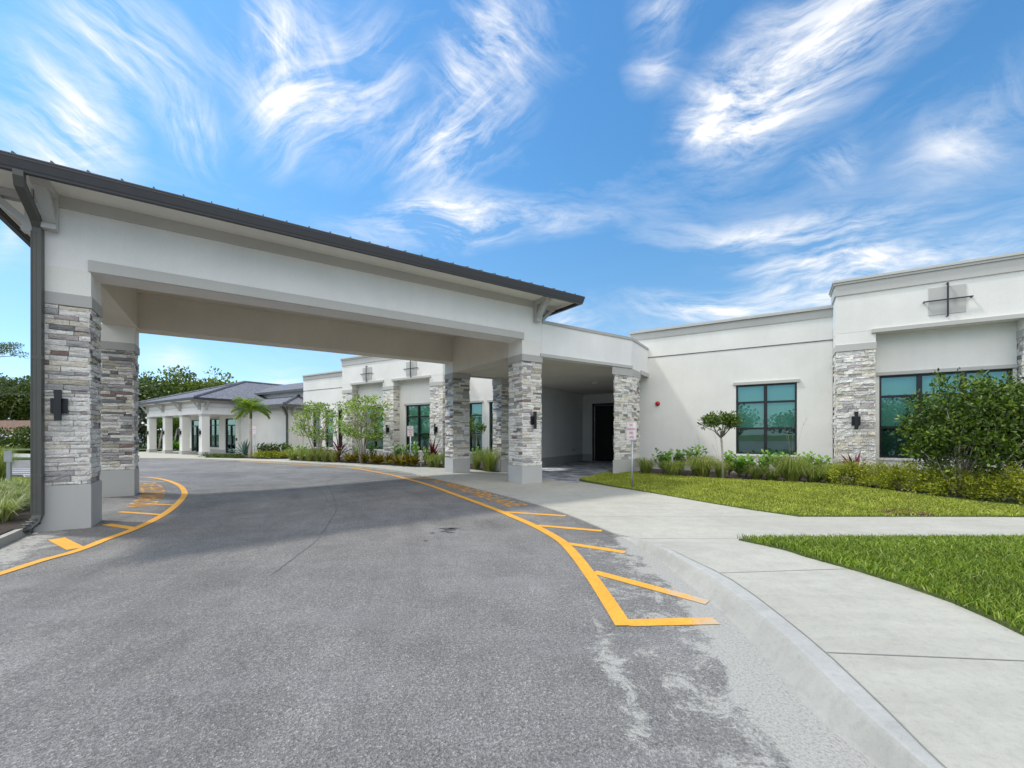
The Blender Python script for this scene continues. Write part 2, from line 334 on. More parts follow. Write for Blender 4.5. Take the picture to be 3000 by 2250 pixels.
M['bark']=soil('bark_grey',(.16,.135,.11),(.34,.30,.25),25)
M['barkpale']=soil('bark_pale',(.34,.30,.25),(.60,.55,.48),18)
M['cardark']=metal('car_paint',(.35,.36,.38),.25,.3)
# ------------------------------------------------------------------ ground sheets
# kerb line of the drive (right-hand side), from far left to the camera, surveyed on the road surface
EDGE_PX=[(412.4,1344.4),(580,1346.8),(729.7,1352.5),(850,1357.5),(946.7,1362),(1039.8,1368.9),(1110,1376),(1186.3,1386.5),(1256.8,1400),(1330,1416.5),(1406.8,1435.6),(1493.6,1457.8),(1601.7,1488),(1690,1519),(1764.5,1550.5),(1818.7,1573),(1872,1602),(1960,1662),(2076,1757),(2205,1876),(2300,1986),(2382,2079),(2465,2157),(2578,2250)]
EDGE=[gnd(*p) for p in EDGE_PX]; EDGE=[(-60,34),(-36,27.5)]+EDGE+[(1.50,1.3),(1.36,.6),(1.06,-.5),(.46,-2),(-1,-4)]
BACK_PX=[(1873,1578),(1985,1620),(2145,1700),(2368,1869),(2585,2069),(2768,2250)]
BACK=[gnd(*p,zf=zs) for p in BACK_PX]+[(1.63,1.25),(1.47,.55),(1.17,-.55),(.58,-2.1),(-.8,-4.1)]
def smooth(pts,n=6):
    out=[]
    for i in range(len(pts)-1):
        p0=pts[max(i-1,0)];p1=pts[i];p2=pts[i+1];p3=pts[min(i+2,len(pts)-1)]
        for k in range(n):
            t=k/n
            out.append(tuple(.5*((2*p1[j])+(-p0[j]+p2[j])*t+(2*p0[j]-5*p1[j]+4*p2[j]-p3[j])*t*t+(-p0[j]+3*p1[j]-3*p2[j]+p3[j])*t**3) for j in (0,1)))
    out.append(pts[-1]); return out
def seg_d(p,pts):
    best=1e9; x,y=p
    for (ax,ay),(bx,by) in zip(pts,pts[1:]):
        dx,dy=bx-ax,by-ay; L=dx*dx+dy*dy
        t=max(0,min(1,((x-ax)*dx+(y-ay)*dy)/L)) if L else 0
        d=math.hypot(x-ax-t*dx,y-ay-t*dy)
        if d<best: best=d
    return best
EN=[p for p in EDGE if -5<p[1]<6.2]
RIM_PX=[(60,1586),(110,1556),(180,1545),(0,1628),(-200,1700)]
RIM=[gnd(*p) for p in [(-200,1700),(0,1625),(60,1586),(110,1560)]]
def dust(x,y):
    d=seg_d((x,y),EN); v=0
    if y<6.3:
        wp=.04+.17*ss(4.2,2.2,y); v=1.25*ss(wp+.16,wp,d)+max(0,1-d/1.45)*.60
        v*=ss(6.2,5.0,y) if y>5 else 1
        e=abs(x-(.58+.05*(y-2)))        # long drift of dust running down towards the camera
        if y<3.2: v=max(v,.64*max(0,1-e/.16))
    d2=seg_d((x,y),RIM); v=max(v,max(0,1-d2/.75)*.75)
    return min(1,v)
def add_dust(me,fn):
    a=me.color_attributes.new('dust','FLOAT_COLOR','POINT')
    arr=np.ones(len(me.vertices)*4,dtype=np.float32)
    for i,v in enumerate(me.vertices):
        k=fn(v.co.x,v.co.y); arr[i*4:i*4+3]=k
    a.data.foreach_set('color',arr)
def arange(a,b,s):
    n=max(1,round((b-a)/s)); return [a+(b-a)*i/n for i in range(n)]
def build_asphalt():
    xs=arange(-90,-8,10)+arange(-8,-5,.25)+arange(-5,-1,.25)+arange(-1,3.6,.09)+arange(3.6,9,.6)+[9,14,60]
    ys=arange(-60,-20,10)+arange(-20,0,2)+arange(0,7,.09)+arange(7,20,.4)+arange(20,60,5)+[60]
    nx,ny=len(xs),len(ys)
    v=[(x,y,G(x,y)) for y in ys for x in xs]; f=[(j*nx+i,j*nx+i+1,(j+1)*nx+i+1,(j+1)*nx+i) for j in range(ny-1) for i in range(nx-1)]
    me=bpy.data.meshes.new('road'); me.from_pydata(v,[],f); me.materials.append(M['asphalt']); add_dust(me,dust)
    o=bpy.data.objects.new('road',me); COL.objects.link(o); tag(o,'curving grey asphalt driveway','road',kind='structure')
build_asphalt()
g=MB(); g.add([(-900,-900,-.35),(900,-900,-.35),(900,900,-.35),(-900,900,-.35)],[(0,1,2,3)])
tag(g.build('ground',M['field']),'ground beyond the drive','ground',kind='structure')
def sheet(name,poly,zf,mat,thick=.12,cut=.5,parent=None,fine=True):
    bm=bmesh.new()
    vs=[bm.verts.new((x,y,0)) for x,y in poly]
    f=bm.faces.new(vs)
    if f.normal.z<0 or sum(poly[i][0]*poly[(i+1)%len(poly)][1]-poly[(i+1)%len(poly)][0]*poly[i][1] for i in range(len(poly)))<0: f.normal_flip()
    bmesh.ops.triangulate(bm,faces=bm.faces[:])
    x0=min(p[0] for p in poly);x1=max(p[0] for p in poly);y0=min(p[1] for p in poly);y1=max(p[1] for p in poly)
    def cuts(a,b,lo,hi,ax):
        p=max(a,lo)
        while p<min(b,hi):
            q=p+.0137
            co=(q,0,0) if ax==0 else (0,q,0); no=(1,0,0) if ax==0 else (0,1,0)
            bmesh.ops.bisect_plane(bm,geom=bm.verts[:]+bm.edges[:]+bm.faces[:],plane_co=co,plane_no=no,dist=1e-5); p+=cut
    if fine:
        cuts(x0,x1,-8,14,0); cuts(y0,y1,2,21,1)
    bm.edges.ensure_lookup_table()
    be=[e for e in bm.edges if e.is_boundary]
    r=bmesh.ops.extrude_edge_only(bm,edges=be)
    low=[v for v in r['geom'] if isinstance(v,bmesh.types.BMVert)]; ls=set(low)
    for v in bm.verts: v.co.z=zf(v.co.x,v.co.y)-(thick if v in ls else 0)
    bmesh.ops.recalc_face_normals(bm,faces=bm.faces[:])
    me=bpy.data.meshes.new(name); bm.to_mesh(me); bm.free(); me.materials.append(mat)
    o=bpy.data.objects.new(name,me); COL.objects.link(o)
    if parent: o.parent=parent
    return o
edge_s=smooth(EDGE,3)
# cut the pavement outline at the kerb: beyond the joint it follows the back of the kerb
i0=min(range(len(edge_s)),key=lambda i:math.hypot(edge_s[i][0]-EDGE[17][0],edge_s[i][1]-EDGE[17][1]))
back_s=smooth(BACK,3)
side=edge_s[:i0]+back_s+[(20,-4.1),(20,30),(-10,36),(-26.6,39.1),(-30.7,34.9),(-33,30.5),(-60,37)]
tag(sheet('pavement',side,zs,M['concrete'],.25),'pale broomed concrete pavement beside the drive','pavement',kind='structure')
# kerb: face sloping up from the road to a flat top, level with the pavement
def build_kerb():
    e=smooth(EDGE[17:],5); b=back_s
    n=90
    def resample(pts):
        L=[0]
        for p,q in zip(pts,pts[1:]): L.append(L[-1]+math.hypot(q[0]-p[0],q[1]-p[1]))
        out=[]; j=0
        for k in range(n+1):
            t=L[-1]*k/n
            while j<len(L)-2 and L[j+1]<t: j+=1
            u=(t-L[j])/max(1e-9,L[j+1]-L[j]); out.append((pts[j][0]+(pts[j+1][0]-pts[j][0])*u,pts[j][1]+(pts[j+1][1]-pts[j][1])*u))
        return out
    e=[EDGE[16],EDGE[17]]+e[1:] if False else resample(e); b=resample(b)
    rows=[]
    for (x0,y0),(x1,y1) in zip(e,b):
        h=zs(x1,y1)+.001; z0=G(x0,y0)+.003
        r=[]
        for t,zz in ((-.10,-.02),(0,0.0),(.05,.09),(.28,.62),(.40,.84),(.50,.94),(.60,.975),(.985,1.0),(1.0,.94)):
            r.append((x0+(x1-x0)*t,y0+(y1-y0)*t,z0+(h-z0)*zz))
        rows.append(r)
    v=[p for r in rows for p in r]; m=len(rows[0]); f=[(i*m+j,i*m+j+1,(i+1)*m+j+1,(i+1)*m+j) for i in range(n) for j in range(m-1)]; mi=[1 if j>=5 else 0 for i in range(n) for j in range(m-1)]
    for i,nm_ in ((70,'crack'),(40,'crack')):
        rg=random.Random(i); pts=[]
        for t in [q/14 for q in range(15)]:
            j=min(n,max(0,i+int(round((.5-t)*2.2+rg.uniform(-.5,.5))))); r_=rows[j]; u=t*7; a_=int(min(7,u)); 
            p=Vector(r_[a_]).lerp(Vector(r_[min(8,a_+1)]),u-a_) ; pts.append(p+Vector((0,0,.0015)))
        c_=MB(); c_.tube(pts,.0035,4); tag(c_.build('kerb_crack',M['joint']),'crack across the kerb','kerb crack',kind='structure')
    k=MB(); k.add(v,f,0,False); k.m=mi; o=k.build('kerb',[M['kerb'],M['kerb_top']]); tag(o,'sloping concrete kerb between drive and pavement','kerb',kind='structure')
build_kerb()
def strip(pts,wid,zf,off,mb,taper=None,nsub=1):
    v=[];n=len(pts)
    for i,p in enumerate(pts):
        a=pts[max(i-1,0)];b=pts[min(i+1,n-1)]; dx,dy=b[0]-a[0],b[1]-a[1]; L=math.hypot(dx,dy) or 1
        nx,ny=-dy/L,dx/L; w=wid/2 if not hasattr(wid,'__len__') else wid[i]/2
        for s_ in (-1,1):
            x,y=p[0]+nx*w*s_,p[1]+ny*w*s_; v.append((x,y,zf(x,y)+off))
    mb.add(v,[(2*i,2*i+2,2*i+3,2*i+1) for i in range(n-1)])
def line(a,b,step=.3):
    n=max(1,int(math.hypot(a[0]-b[0],a[1]-b[1])/step)); return [(a[0]+(b[0]-a[0])*i/n,a[1]+(b[1]-a[1])*i/n) for i in range(n+1)]
jm=MB()
for a,b,w in (((1873,1578),(2164.6,1577.5),.012),((2109,1679),(2510,1666),.010),((2417,1912),(3050,1939),.012),((1697,1513),(2345,1515),.010)):
    strip(line(gnd(*a,zf=zs),gnd(*b,zf=zs)),w*.75,zs,.0035,jm)
strip([p for p in back_s[2:]],.007,zs,.006,jm)
for a,b in (((1386,1376),(1560,1503)),((1590,1414),(1770,1551)),((1697,1411),(1480,1455))):
    strip(line(gnd(*a,zf=zs),gnd(*b,zf=zs)),.008,zs,.0035,jm) if a[0]==1697 else None
tag(jm.build('pavement_joint',M['joint']),'dark joints cut across the concrete pavement','joint',kind='structure')
# crack in the kerb
# ------------------------------------------------------------------ yellow markings (one thing each: line, bars, words)
def marking(name,label,strips,cat='road marking',group=None,d=True):
    mb=MB()
    for pts,w in strips: strip(pts,w,G,.005 if name!='painted_line' else .0075,mb)
    o=mb.build(name,M['paint']); add_dust(o.data,lambda x,y:(max(0,1-seg_d((x,y),EN)/.62)*.85 if y<5.6 and x>0 else 0))
    tag(o,label,cat,group); return o
RL=[gnd(*p) for p in [(700,1351.6),(850,1359.3),(930,1364.5),(1000,1369),(1054,1374.6),(1135.6,1389.5),(1189.9,1403),(1244,1417.4),(1325.5,1446.5),(1406.8,1476.3),(1474.6,1502),(1500,1513),(1567.8,1542.4),(1635.6,1580),(1676,1617),(1723.8,1678),(1771,1746),(1828,1835)]]
RLs=smooth(RL,6)
marking('painted_line','long yellow line curving along the right side of the drive',[(RLs,.125)])
LLp=[gnd(*p) for p in [(-260,1760),(0,1682),(122,1643),(225,1614.4),(312,1580.5),(393,1550.7),(472,1512.7),(515,1481),(537,1457),(540,1440),(526,1423),(496,1410),(466.5,1403),(434,1399.2),(400,1398.6)]]
LLs=smooth(LLp,7)
marking('painted_line','yellow line wrapping round the island by the left posts',[(LLs,.125)])
def bar(a,b,label,w=.115,grp='yellow hatch bars'):
    marking('painted_bar',label,[(line(gnd(*a),gnd(*b),.12),w)],group=grp)
BARS=[((1480,1500.5),(1657,1512),'yellow bar just past the word LANE'),((1574.6,1540),(1763,1556),'second yellow bar past the word LANE'),((1662.7,1593),(1832,1619),'yellow bar ending where the kerb begins'),((1740.7,1676.7),(2073,1766),'long slanting yellow bar with a black scuff'),((1836,1826),(2098,1820),'nearest yellow bar fading out in concrete dust')]
for a,b,l in BARS: bar(a,b,l)
FB=[((1190,1401.5),(1284,1403)),((1160,1394),(1240,1393.4)),((1130,1387.6),(1203,1387)),((1100,1382),(1168,1381.6)),((1070,1377.3),(1138,1376.8)),((1048,1373.6),(1108,1373)),((1026,1370.8),(1082,1370))]
nm=['nearest','second','third','fourth','fifth','sixth','farthest']
for (a,b),k in zip(FB,nm): bar(a,b,'thin yellow bar before the word NO, %s of seven'%k,.10)
LB=[((222.4,1607.7),(166,1579),'wide short yellow bar beside the downspout foot',.17),((396,1549),(312,1536.5),'yellow bar in front of the left front post',.13),((474,1508.5),(350,1500),'thin long yellow bar between the two left posts',.10),((512.6,1480),(430,1476.5),'thin yellow bar nearest the island lettering',.09),((486,1411),(400,1410.5),'thin yellow bar beyond the island lettering',.10)]
for a,b,l,w in LB: bar(a,b,l,w,'yellow hatch bars round the island')
def text_mesh(body,size=1.0,thick=0.0):
    cu=bpy.data.curves.new('txt','FONT'); cu.body=body; cu.size=size; cu.offset=thick; cu.resolution_u=3
    o=bpy.data.objects.new('txt',cu); COL.objects.link(o)
    dg=bpy.context.evaluated_depsgraph_get(); me=bpy.data.meshes.new_from_object(o.evaluated_get(dg))
    COL.objects.unlink(o); bpy.data.objects.remove(o); return me
def road_text(path,s0,s1,off,h,label,side=1):
    """lettering bent along a path: s0..s1 arc lengths, off = distance of the letter feet from the path"""
    me=text_mesh('NO PARKING FIRE LANE',1.0,.0)
    xs=[v.co.x for v in me.vertices]; ys=[v.co.y for v in me.vertices]; xa,xb,ya,yb=min(xs),max(xs),min(ys),max(ys)
    L=[0]
    for p,q in zip(path,path[1:]): L.append(L[-1]+math.hypot(q[0]-p[0],q[1]-p[1]))
    def at(s):
        j=0
        while j<len(L)-2 and L[j+1]<s: j+=1
        u=(s-L[j])/(L[j+1]-L[j]); a,b=path[j],path[j+1]; dx,dy=b[0]-a[0],b[1]-a[1]; l=math.hypot(dx,dy)
        return (a[0]+dx*u,a[1]+dy*u),(dx/l,dy/l)
    bm=bmesh.new(); bm.from_mesh(me); bmesh.ops.triangulate(bm,faces=bm.faces[:])
    for v in bm.verts:
        s=s0+(v.co.x-xa)/(xb-xa)*(s1-s0); (px,py),(dx,dy)=at(s); o_=off+(v.co.y-ya)/(yb-ya)*h
        x,y=px-dy*o_*side,py+dx*o_*side; v.co=(x,y,G(x,y)+.006)
    bmesh.ops.recalc_face_normals(bm,faces=bm.faces[:])
    bm.to_mesh(me); bm.free(); me.name='road_lettering'; me.materials.clear(); me.materials.append(M['paint']); add_dust(me,lambda x,y:0)
    o=bpy.data.objects.new('road_lettering',me); COL.objects.link(o); tag(o,label,'road lettering')
def arc_of(path,p):
    L=0;best=(1e9,0)
    for a,b in zip(path,path[1:]):
        d=math.hypot(a[0]-p[0],a[1]-p[1])
        if d<best[0]: best=(d,L)
        L+=math.hypot(b[0]-a[0],b[1]-a[1])
    return best[1]
road_text(RLs,arc_of(RLs,gnd(1225,1412)),arc_of(RLs,gnd(1447,1490)),.34,.44,'yellow lettering NO PARKING FIRE LANE between the line and the pavement',1)
road_text(LLs,arc_of(LLs,gnd(520,1476)),arc_of(LLs,gnd(500,1411.5)),.38,.50,'yellow lettering NO PARKING FIRE LANE on the island side of the curved line',1)
# seam and patches on the asphalt
sm_=MB(); strip(smooth([gnd(*p) for p in [(1165,1362),(1085,1378),(1010,1392),(960,1412),(975,1450),(985,1490),(965,1530),(930,1580),(880,1620),(800,1680)]],6),.018,G,.004,sm_)
strip(smooth([gnd(*p) for p in [(640,1372),(760,1378),(880,1400),(940,1440),(960,1470)]],6),.012,G,.004,sm_)
def seam():
    m,nt,b,_=newmat('asphalt_seam'); v=gpos(nt); n=noise(nt,v,6,5,.7); r=ramp(nt,n.outputs[0],[(.4,.11),(.65,.19)]); nt.links.new(r.outputs[0],b.inputs['Base Color']); b.inputs['Roughness'].default_value=.9; return m
M['seam']=seam()
tag(sm_.build('road_seam',M['seam']),'thin dark seam wandering over the asphalt','road seam',kind='structure')
M['oil']=metal('oil_black',(.07,.068,.066),.6); oil=MB()
for px,py,r in ((1310,1549,.10),(1322,1552,.08),(1300,1557,.05),(1318,1560,.045),(1267,1562,.03),(1245,1585,.03),(1330,1548,.05)):
    c=gnd(px,py); n=10; rr=[r*random.uniform(.5,1.2) for _ in range(n)]
    oil.add([(c[0]+rr[k]*1.6*math.cos(k*6.283/n),c[1]+rr[k]*.7*math.sin(k*6.283/n),G(*c)+.0045) for k in range(n)],[tuple(range(n))])
tag(oil.build('oil_stain',M['oil']),'small black oil spots on the asphalt','stain',kind='structure')
# ------------------------------------------------------------------ lawns, beds, pavers
F1=gnd(1697,1410,zf=zs); F2=gnd(2341,1514,zf=zs)
ln=math.hypot(F2[0]-F1[0],F2[1]-F1[1]); nx_,ny_=-(F2[1]-F1[1])/ln,(F2[0]-F1[0])/ln
if nx_<0 and ny_<0: nx_,ny_=-nx_,-ny_
def zl1(x,y):
    d=max(0,min((x-F1[0])*nx_+(y-F1[1])*ny_,(y-F2[1])))
    return .045+.085*ss(0,2.6,d)
def zl2(x,y): return zs(x,y)+.035
LB_PX=[(1786,1380),(1830,1378),(1872,1384),(1980,1393),(2118,1402.5),(2300,1411),(2487,1420),(2560,1431),(2639,1442.6),(2740,1455),(2832,1466.7),(2920,1476),(3000,1483.5)]
L1B=[gnd(*p,zf=zl1) for p in LB_PX]
lawn1=[F1]+[gnd(*p,zf=zs) for p in [(1800,1427),(1907,1444),(2083,1474.6),(2200,1494)]]+[F2]+[gnd(*p,zf=zs) for p in [(2500,1514.5),(2700,1515),(3000,1515.5)]]+[(14,gnd(3000,1515.5,zf=zs)[1]),(14,6.4)]+[(L1B[-1][0]+1.8,L1B[-1][1]-.5)]+L1B[::-1]
# keep the outline simple: right-hand end
yb=gnd(3000,1515.5,zf=zs)[1]
lawn1=[F1]+[gnd(*p,zf=zs) for p in [(1800,1427),(1907,1444),(2083,1474.6),(2200,1494)]]+[F2]+[(14,F2[1]-.02)]+[(14,7.15),(11.5,7.25)]+L1B[::-1]
lawn2=[gnd(*p,zf=zl2) for p in [(2164,1576),(2250,1592),(2360,1622),(2517,1664.5),(2640,1702),(2788,1752.6),(2900,1800),(3000,1847.5)]]
ytop=gnd(2600,1571,zf=zl2)[1]
lawn2=lawn2+[(4.6,2.2),(4.7,1.6),(14,1.6),(14,ytop)]
def inside(p,poly):
    x,y=p;c=False;n=len(poly)
    for i in range(n):
        (x1,y1),(x2,y2)=poly[i],poly[(i+1)%n]
        if (y1>y)!=(y2>y) and x<(x2-x1)*(y-y1)/(y2-y1)+x1: c=not c
    return c
tag(sheet('lawn_soil',lawn1,lambda x,y:zl1(x,y)-.01,M['turf'],.2),'turf bank behind the pavement','lawn soil',kind='structure')
tag(sheet('lawn_soil',lawn2,lambda x,y:zl2(x,y)-.01,M['turf'],.12),'turf in the corner of the pavements','lawn soil',kind='structure')
def grass(name,poly,zf,n,h,wd,mat,label,box,seed,dens=None):
    rg=np.random.default_rng(seed); V=[];Fc=[]; cnt=0
    x0,x1,y0,y1=box; tries=0
    while cnt<n and tries<n*12:
        tries+=1
        x=rg.uniform(x0,x1); y=y0+(y1-y0)*rg.random()
        if dens and rg.random()>dens(x,y): continue
        jx,jy=rg.normal(0,.022,2)
        if not inside((x+jx,y+jy),poly): continue
        a=rg.uniform(0,6.283); hh=h*rg.uniform(.45,1.15); w=wd*rg.uniform(.7,1.3); lx,ly=rg.normal(0,.55,2)*hh
        dx,dy=math.cos(a)*w/2,math.sin(a)*w/2; z=zf(x,y)-.012; k=len(V)
        V+= [(x-dx,y-dy,z),(x+dx,y+dy,z),(x-dx*.8+lx*.45,y-dy*.8+ly*.45,z+hh*.6),(x+dx*.8+lx*.45,y+dy*.8+ly*.45,z+hh*.6),(x+lx,y+ly,z+hh*rg.uniform(.75,1))]
        Fc+=[(k,k+1,k+3,k+2),(k+2,k+3,k+4)]; cnt+=1
    me=bpy.data.meshes.new(name); me.from_pydata(V,[],Fc); me.materials.append(mat); o=bpy.data.objects.new(name,me); COL.objects.link(o)
    tag(o,label,'grass',kind='stuff'); return o
fr=lambda x,y: abs(x)<y*1.32+.6
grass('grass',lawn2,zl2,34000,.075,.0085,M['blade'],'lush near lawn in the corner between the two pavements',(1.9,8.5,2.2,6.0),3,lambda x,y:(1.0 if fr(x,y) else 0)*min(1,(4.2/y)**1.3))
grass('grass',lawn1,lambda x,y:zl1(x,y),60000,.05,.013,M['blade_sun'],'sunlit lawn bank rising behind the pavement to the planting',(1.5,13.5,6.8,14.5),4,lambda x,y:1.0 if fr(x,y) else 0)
# planting bed along the right wing
def Fp(t,w): return (WO[0]+UU[0]*t*S+VV[0]*w*S, WO[1]+UU[1]*t*S+VV[1]*w*S)
bedC=[L1B[1]]+L1B[2:]+[(11.5,7.25),(14,7.2),(16,9),Fp(9.5,.3),Fp(5.0,.3),Fp(-.55,.3),Fp(-.3,-1.0)]
def zbed(x,y): return zl1(x,y)-.035
tag(sheet('planting_bed',bedC,zbed,M['mulch'],.3),'dark mulch bed along the right wing','planting bed',kind='structure')
def zD(x,y): return zs(x,y)+.02
bedD=[gnd(*p,zf=zD) for p in [(846,1347.5),(972.6,1352.6),(1056.7,1356.6),(1153,1360.7),(1233,1366),(1310.5,1369.5),(1385.6,1374),(1448,1382),(1475,1379.5)]]+[Fp(-5.0,-.6),Fp(-4.95,.3),Fp(-20.9,.3)]
tag(sheet('planting_bed',bedD,zD,M['mulch'],.2),'dark mulch bed along the left wing','planting bed',kind='structure')
bedE=[gnd(*p,zf=zD) for p in [(600,1339.6),(700,1341.5),(760,1343),(838,1343)]]+[Fp(-20.6,-.6),Fp(-27,-.6),Fp(-26.2,-3.0)]
tag(sheet('planting_bed',bedE,lambda x,y:zD(x,y)+.01,M['mulch'],.2),'planting strip in front of the porch building','planting bed',kind='structure')
pav=[gnd(*p,zf=zs) for p in [(1588,1403),(1693,1415.5),(1740,1399),(1789,1379)]]+[Fp(-.62,0),Fp(-.62,5.5),Fp(-4.8,5.5),Fp(-4.8,-.2)]+[gnd(1480,1382,zf=zs),gnd(1520,1395,zf=zs)]
tag(sheet('paver_floor',pav,lambda x,y:zs(x,y)+.005,M['pavers'],.05),'blue-grey paver floor under the walkway','paver floor',kind='structure')
# left island
isl=[gnd(*p) for p in [(-420,1700),(-150,1650),(-40,1622),(40,1586),(95,1558),(128,1543),(118,1500),(100,1440),(70,1400),(-150,1393),(-500,1420)]]
tag(sheet('kerb',isl,lambda x,y:G(x,y)+.12,M['kerb'],.2,fine=False),'dark kerb round the left planting island','kerb',kind='structure')
ic=(sum(p[0] for p in isl)/len(isl),sum(p[1] for p in isl)/len(isl))
isl2=[(ic[0]+(x-ic[0])*.955,ic[1]+(y-ic[1])*.955) for x,y in isl]
tag(sheet('planting_bed',isl2,lambda x,y:G(x,y)+.135,M['mulch'],.1,fine=False),'mulch bed on the left island','planting bed',kind='structure')
isg=[gnd(*p,zf=lambda x,y:G(x,y)+.14) for p in [(-400,1455),(92,1452),(86,1400),(-300,1395)]]
tag(sheet('lawn_soil',isg,lambda x,y:G(x,y)+.15,M['turf'],.1,fine=False),'turf at the back of the left island','lawn soil',kind='structure')
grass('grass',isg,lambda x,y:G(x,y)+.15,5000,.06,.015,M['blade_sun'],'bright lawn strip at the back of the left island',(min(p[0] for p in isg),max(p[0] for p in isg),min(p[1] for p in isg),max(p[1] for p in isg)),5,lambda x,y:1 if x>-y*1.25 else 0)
# white parking lines and verge far left
wl=MB()
for py in (1374,1379,1385,1391): strip(line(gnd(-150,py),gnd(92,py),1),.14,G,.006,wl)
tag(wl.build('painted_stripe',M['signwhite']),'worn white stripes on the far left drive','road marking',kind='structure')
verge=[(-60,26),(-60,120),(60,120),(60,60),(-14,60),(-24,31),(-27,27)]
vg=[gnd(-300,1350),gnd(60,1347.5),gnd(130,1346),(-24,60),(-80,60)]
tag(sheet('verge',vg,lambda x,y:G(x,y)+.06,M['field'],.3,fine=False),'grass verge across the drive on the far left','verge',kind='structure')
# ------------------------------------------------------------------ ledgestone cladding
def stones(mb,P,Q,z0,z1,seed,det=(3,1),ch=.078,smax=.46,e0=.03,e1=.03,prot=(.012,.045)):
    rg=random.Random(seed); P=Vector((P[0],P[1],0));Q=Vector((Q[0],Q[1],0)); d=(Q-P); L=d.length; d.normalize(); n=Vector((d.y,-d.x,0))
    mb.add([P+Vector((0,0,z0))-n*.01,Q+Vector((0,0,z0))-n*.01,Q+Vector((0,0,z1))-n*.01,P+Vector((0,0,z1))-n*.01],[(0,1,2,3)],1)
    z=z0; gap=.0035; k=0
    while z<z1-.012:
        h=min(rg.choice((ch*.62,ch*.85,ch,ch*1.12)),z1-z)
        if z1-z-h<.03: h=z1-z
        x=-e0*rg.uniform(.2,1.0); xe=L+e1*rg.uniform(.2,1.0)
        while x<xe-.01:
            l=rg.uniform(.12,smax)
            if xe-x-l<.10: l=xe-x
            p=rg.uniform(*prot); nx,nz=det
            # front grid with chiselled relief, joined to a back ring
            g=[]
            for j in range(nz+1):
                for i in range(nx+1):
                    ed=(i in(0,nx)) or (j in (0,nz))
                    xx=x+gap+(l-2*gap)*i/nx; zz=z+gap+(h-2*gap)*j/nz
                    if 0<i<nx: xx+=rg.uniform(-.25,.25)*l/nx
                    if not(i in(0,nx)): zz+=rg.uniform(-.0035,.0035)
                    pr=p+rg.uniform(-.008,.006)-(.005 if ed else -.003)
                    q=P+d*xx+n*pr; g.append((q.x,q.y,zz))
            m=nx+1; F=[(j*m+i,j*m+i+1,(j+1)*m+i+1,(j+1)*m+i) for j in range(nz) for i in range(nx)]
            ring=[i for i in range(nx+1)]+[j*m+nx for j in range(1,nz+1)]+[nz*m+i for i in range(nx-1,-1,-1)]+[j*m for j in range(nz-1,0,-1)]
            b0=len(g)
            for r in ring:
                q=Vector(g[r]); dd=(q-P).dot(n); q=q-n*(dd+.012); g.append(tuple(q))
            R_=len(ring)
            F+=[(ring[i],b0+i,b0+(i+1)%R_,ring[(i+1)%R_]) for i in range(R_)]
            mb.add(g,F,0); x+=l
        z+=h
def offset(poly,d):
    n=len(poly);out=[]
    for i in range(n):
        a=Vector(poly[i-1]);b=Vector(poly[i]);c=Vector(poly[(i+1)%n]); e1=(b-a).normalized(); e2=(c-b).normalized(); n1=Vector((e1.y,-e1.x)); n2=Vector((e2.y,-e2.x))
        q=(n1+n2); q=q/q.length; k=d/max(.3,q.dot(n1)); out.append((b.x+q.x*k,b.y+q.y*k))
    return out
def post(parent,poly,z0,zp,zs_,zc,zt,seed,mat,det=(3,1),faces=None,ch=.078,smax=.46,capm='band',name='post'):
    """stone-clad post on a CCW footprint: core, plinth, cladding, cap"""
    full=poly; poly=offset(poly,-.032)
    c=MB(); c.prism(offset(poly,-.01),zp-.02,zs_-.01); c.prism(offset(full,-.001),zs_+.01,zt-.002); o=c.build(name,M['wall'],parent)
    p=MB(); p.prism(offset(poly,.035),z0,zp); p.build('plinth',M['plinth'],o,bevel=.006)
    s=MB(); n=len(poly)
    for i in range(n):
        if faces is None or i in faces: stones(s,poly[i],poly[(i+1)%n],zp+.003,zs_-.003,seed*10+i,det,ch,smax)
    s.build('stone_cladding',[M[mat],M['dark']],o)
    k=MB(); k.prism(offset(poly,.045),zs_,zc); k.build('cap_band',M[capm],o,bevel=.006)
    return o
# ------------------------------------------------------------------ porte-cochere
can=thing('porte_cochere','large white drive-through canopy on four stone-clad posts','canopy',(CO[0],CO[1],0),AA)
AL0,AL1,AR0,AR1=-9.27,-8.63,0.0,.70
BF0,BF1,BB0,BB1=0.0,.62,4.38,5.04
def rect(a0,a1,b0,b1): return [(a0,b0),(a1,b0),(a1,b1),(a0,b1)]
post(can,rect(AL0,AL1,0,.70),-.25,.59,3.45,3.64,4.05,1,'stone',(4,2),ch=.082)
post(can,rect(AL0-.05,AL1-.07,4.34,5.0),-.25,.53,3.45,3.64,4.05,2,'stone_mix',(4,2),ch=.075)
post(can,rect(AR0,AR1,0,.70),-.15,.505,3.45,3.64,4.05,3,'stone',(4,2),ch=.080,smax=.40)
post(can,rect(AR0,AR1,4.34,5.04),-.2,.49,3.45,3.64,4.05,4,'stone_mix',(3,1))
mb=MB()
mb.box(AL0,AR1,0.012,BF1,4.045,5.20)        # front wall over the opening
mb.build('front_beam',M['wall2'],can)
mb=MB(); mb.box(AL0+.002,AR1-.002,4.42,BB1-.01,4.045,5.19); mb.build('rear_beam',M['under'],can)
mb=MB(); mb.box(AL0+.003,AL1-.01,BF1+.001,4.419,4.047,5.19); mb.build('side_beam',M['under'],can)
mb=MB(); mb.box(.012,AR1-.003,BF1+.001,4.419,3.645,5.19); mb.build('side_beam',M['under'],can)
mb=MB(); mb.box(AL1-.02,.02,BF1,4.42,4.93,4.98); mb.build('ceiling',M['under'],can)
mb=MB(); mb.box(-8.66,.045,-.035,.011,4.04,4.228); mb.box(-8.64,.03,-.02,.0,4.03,4.041)
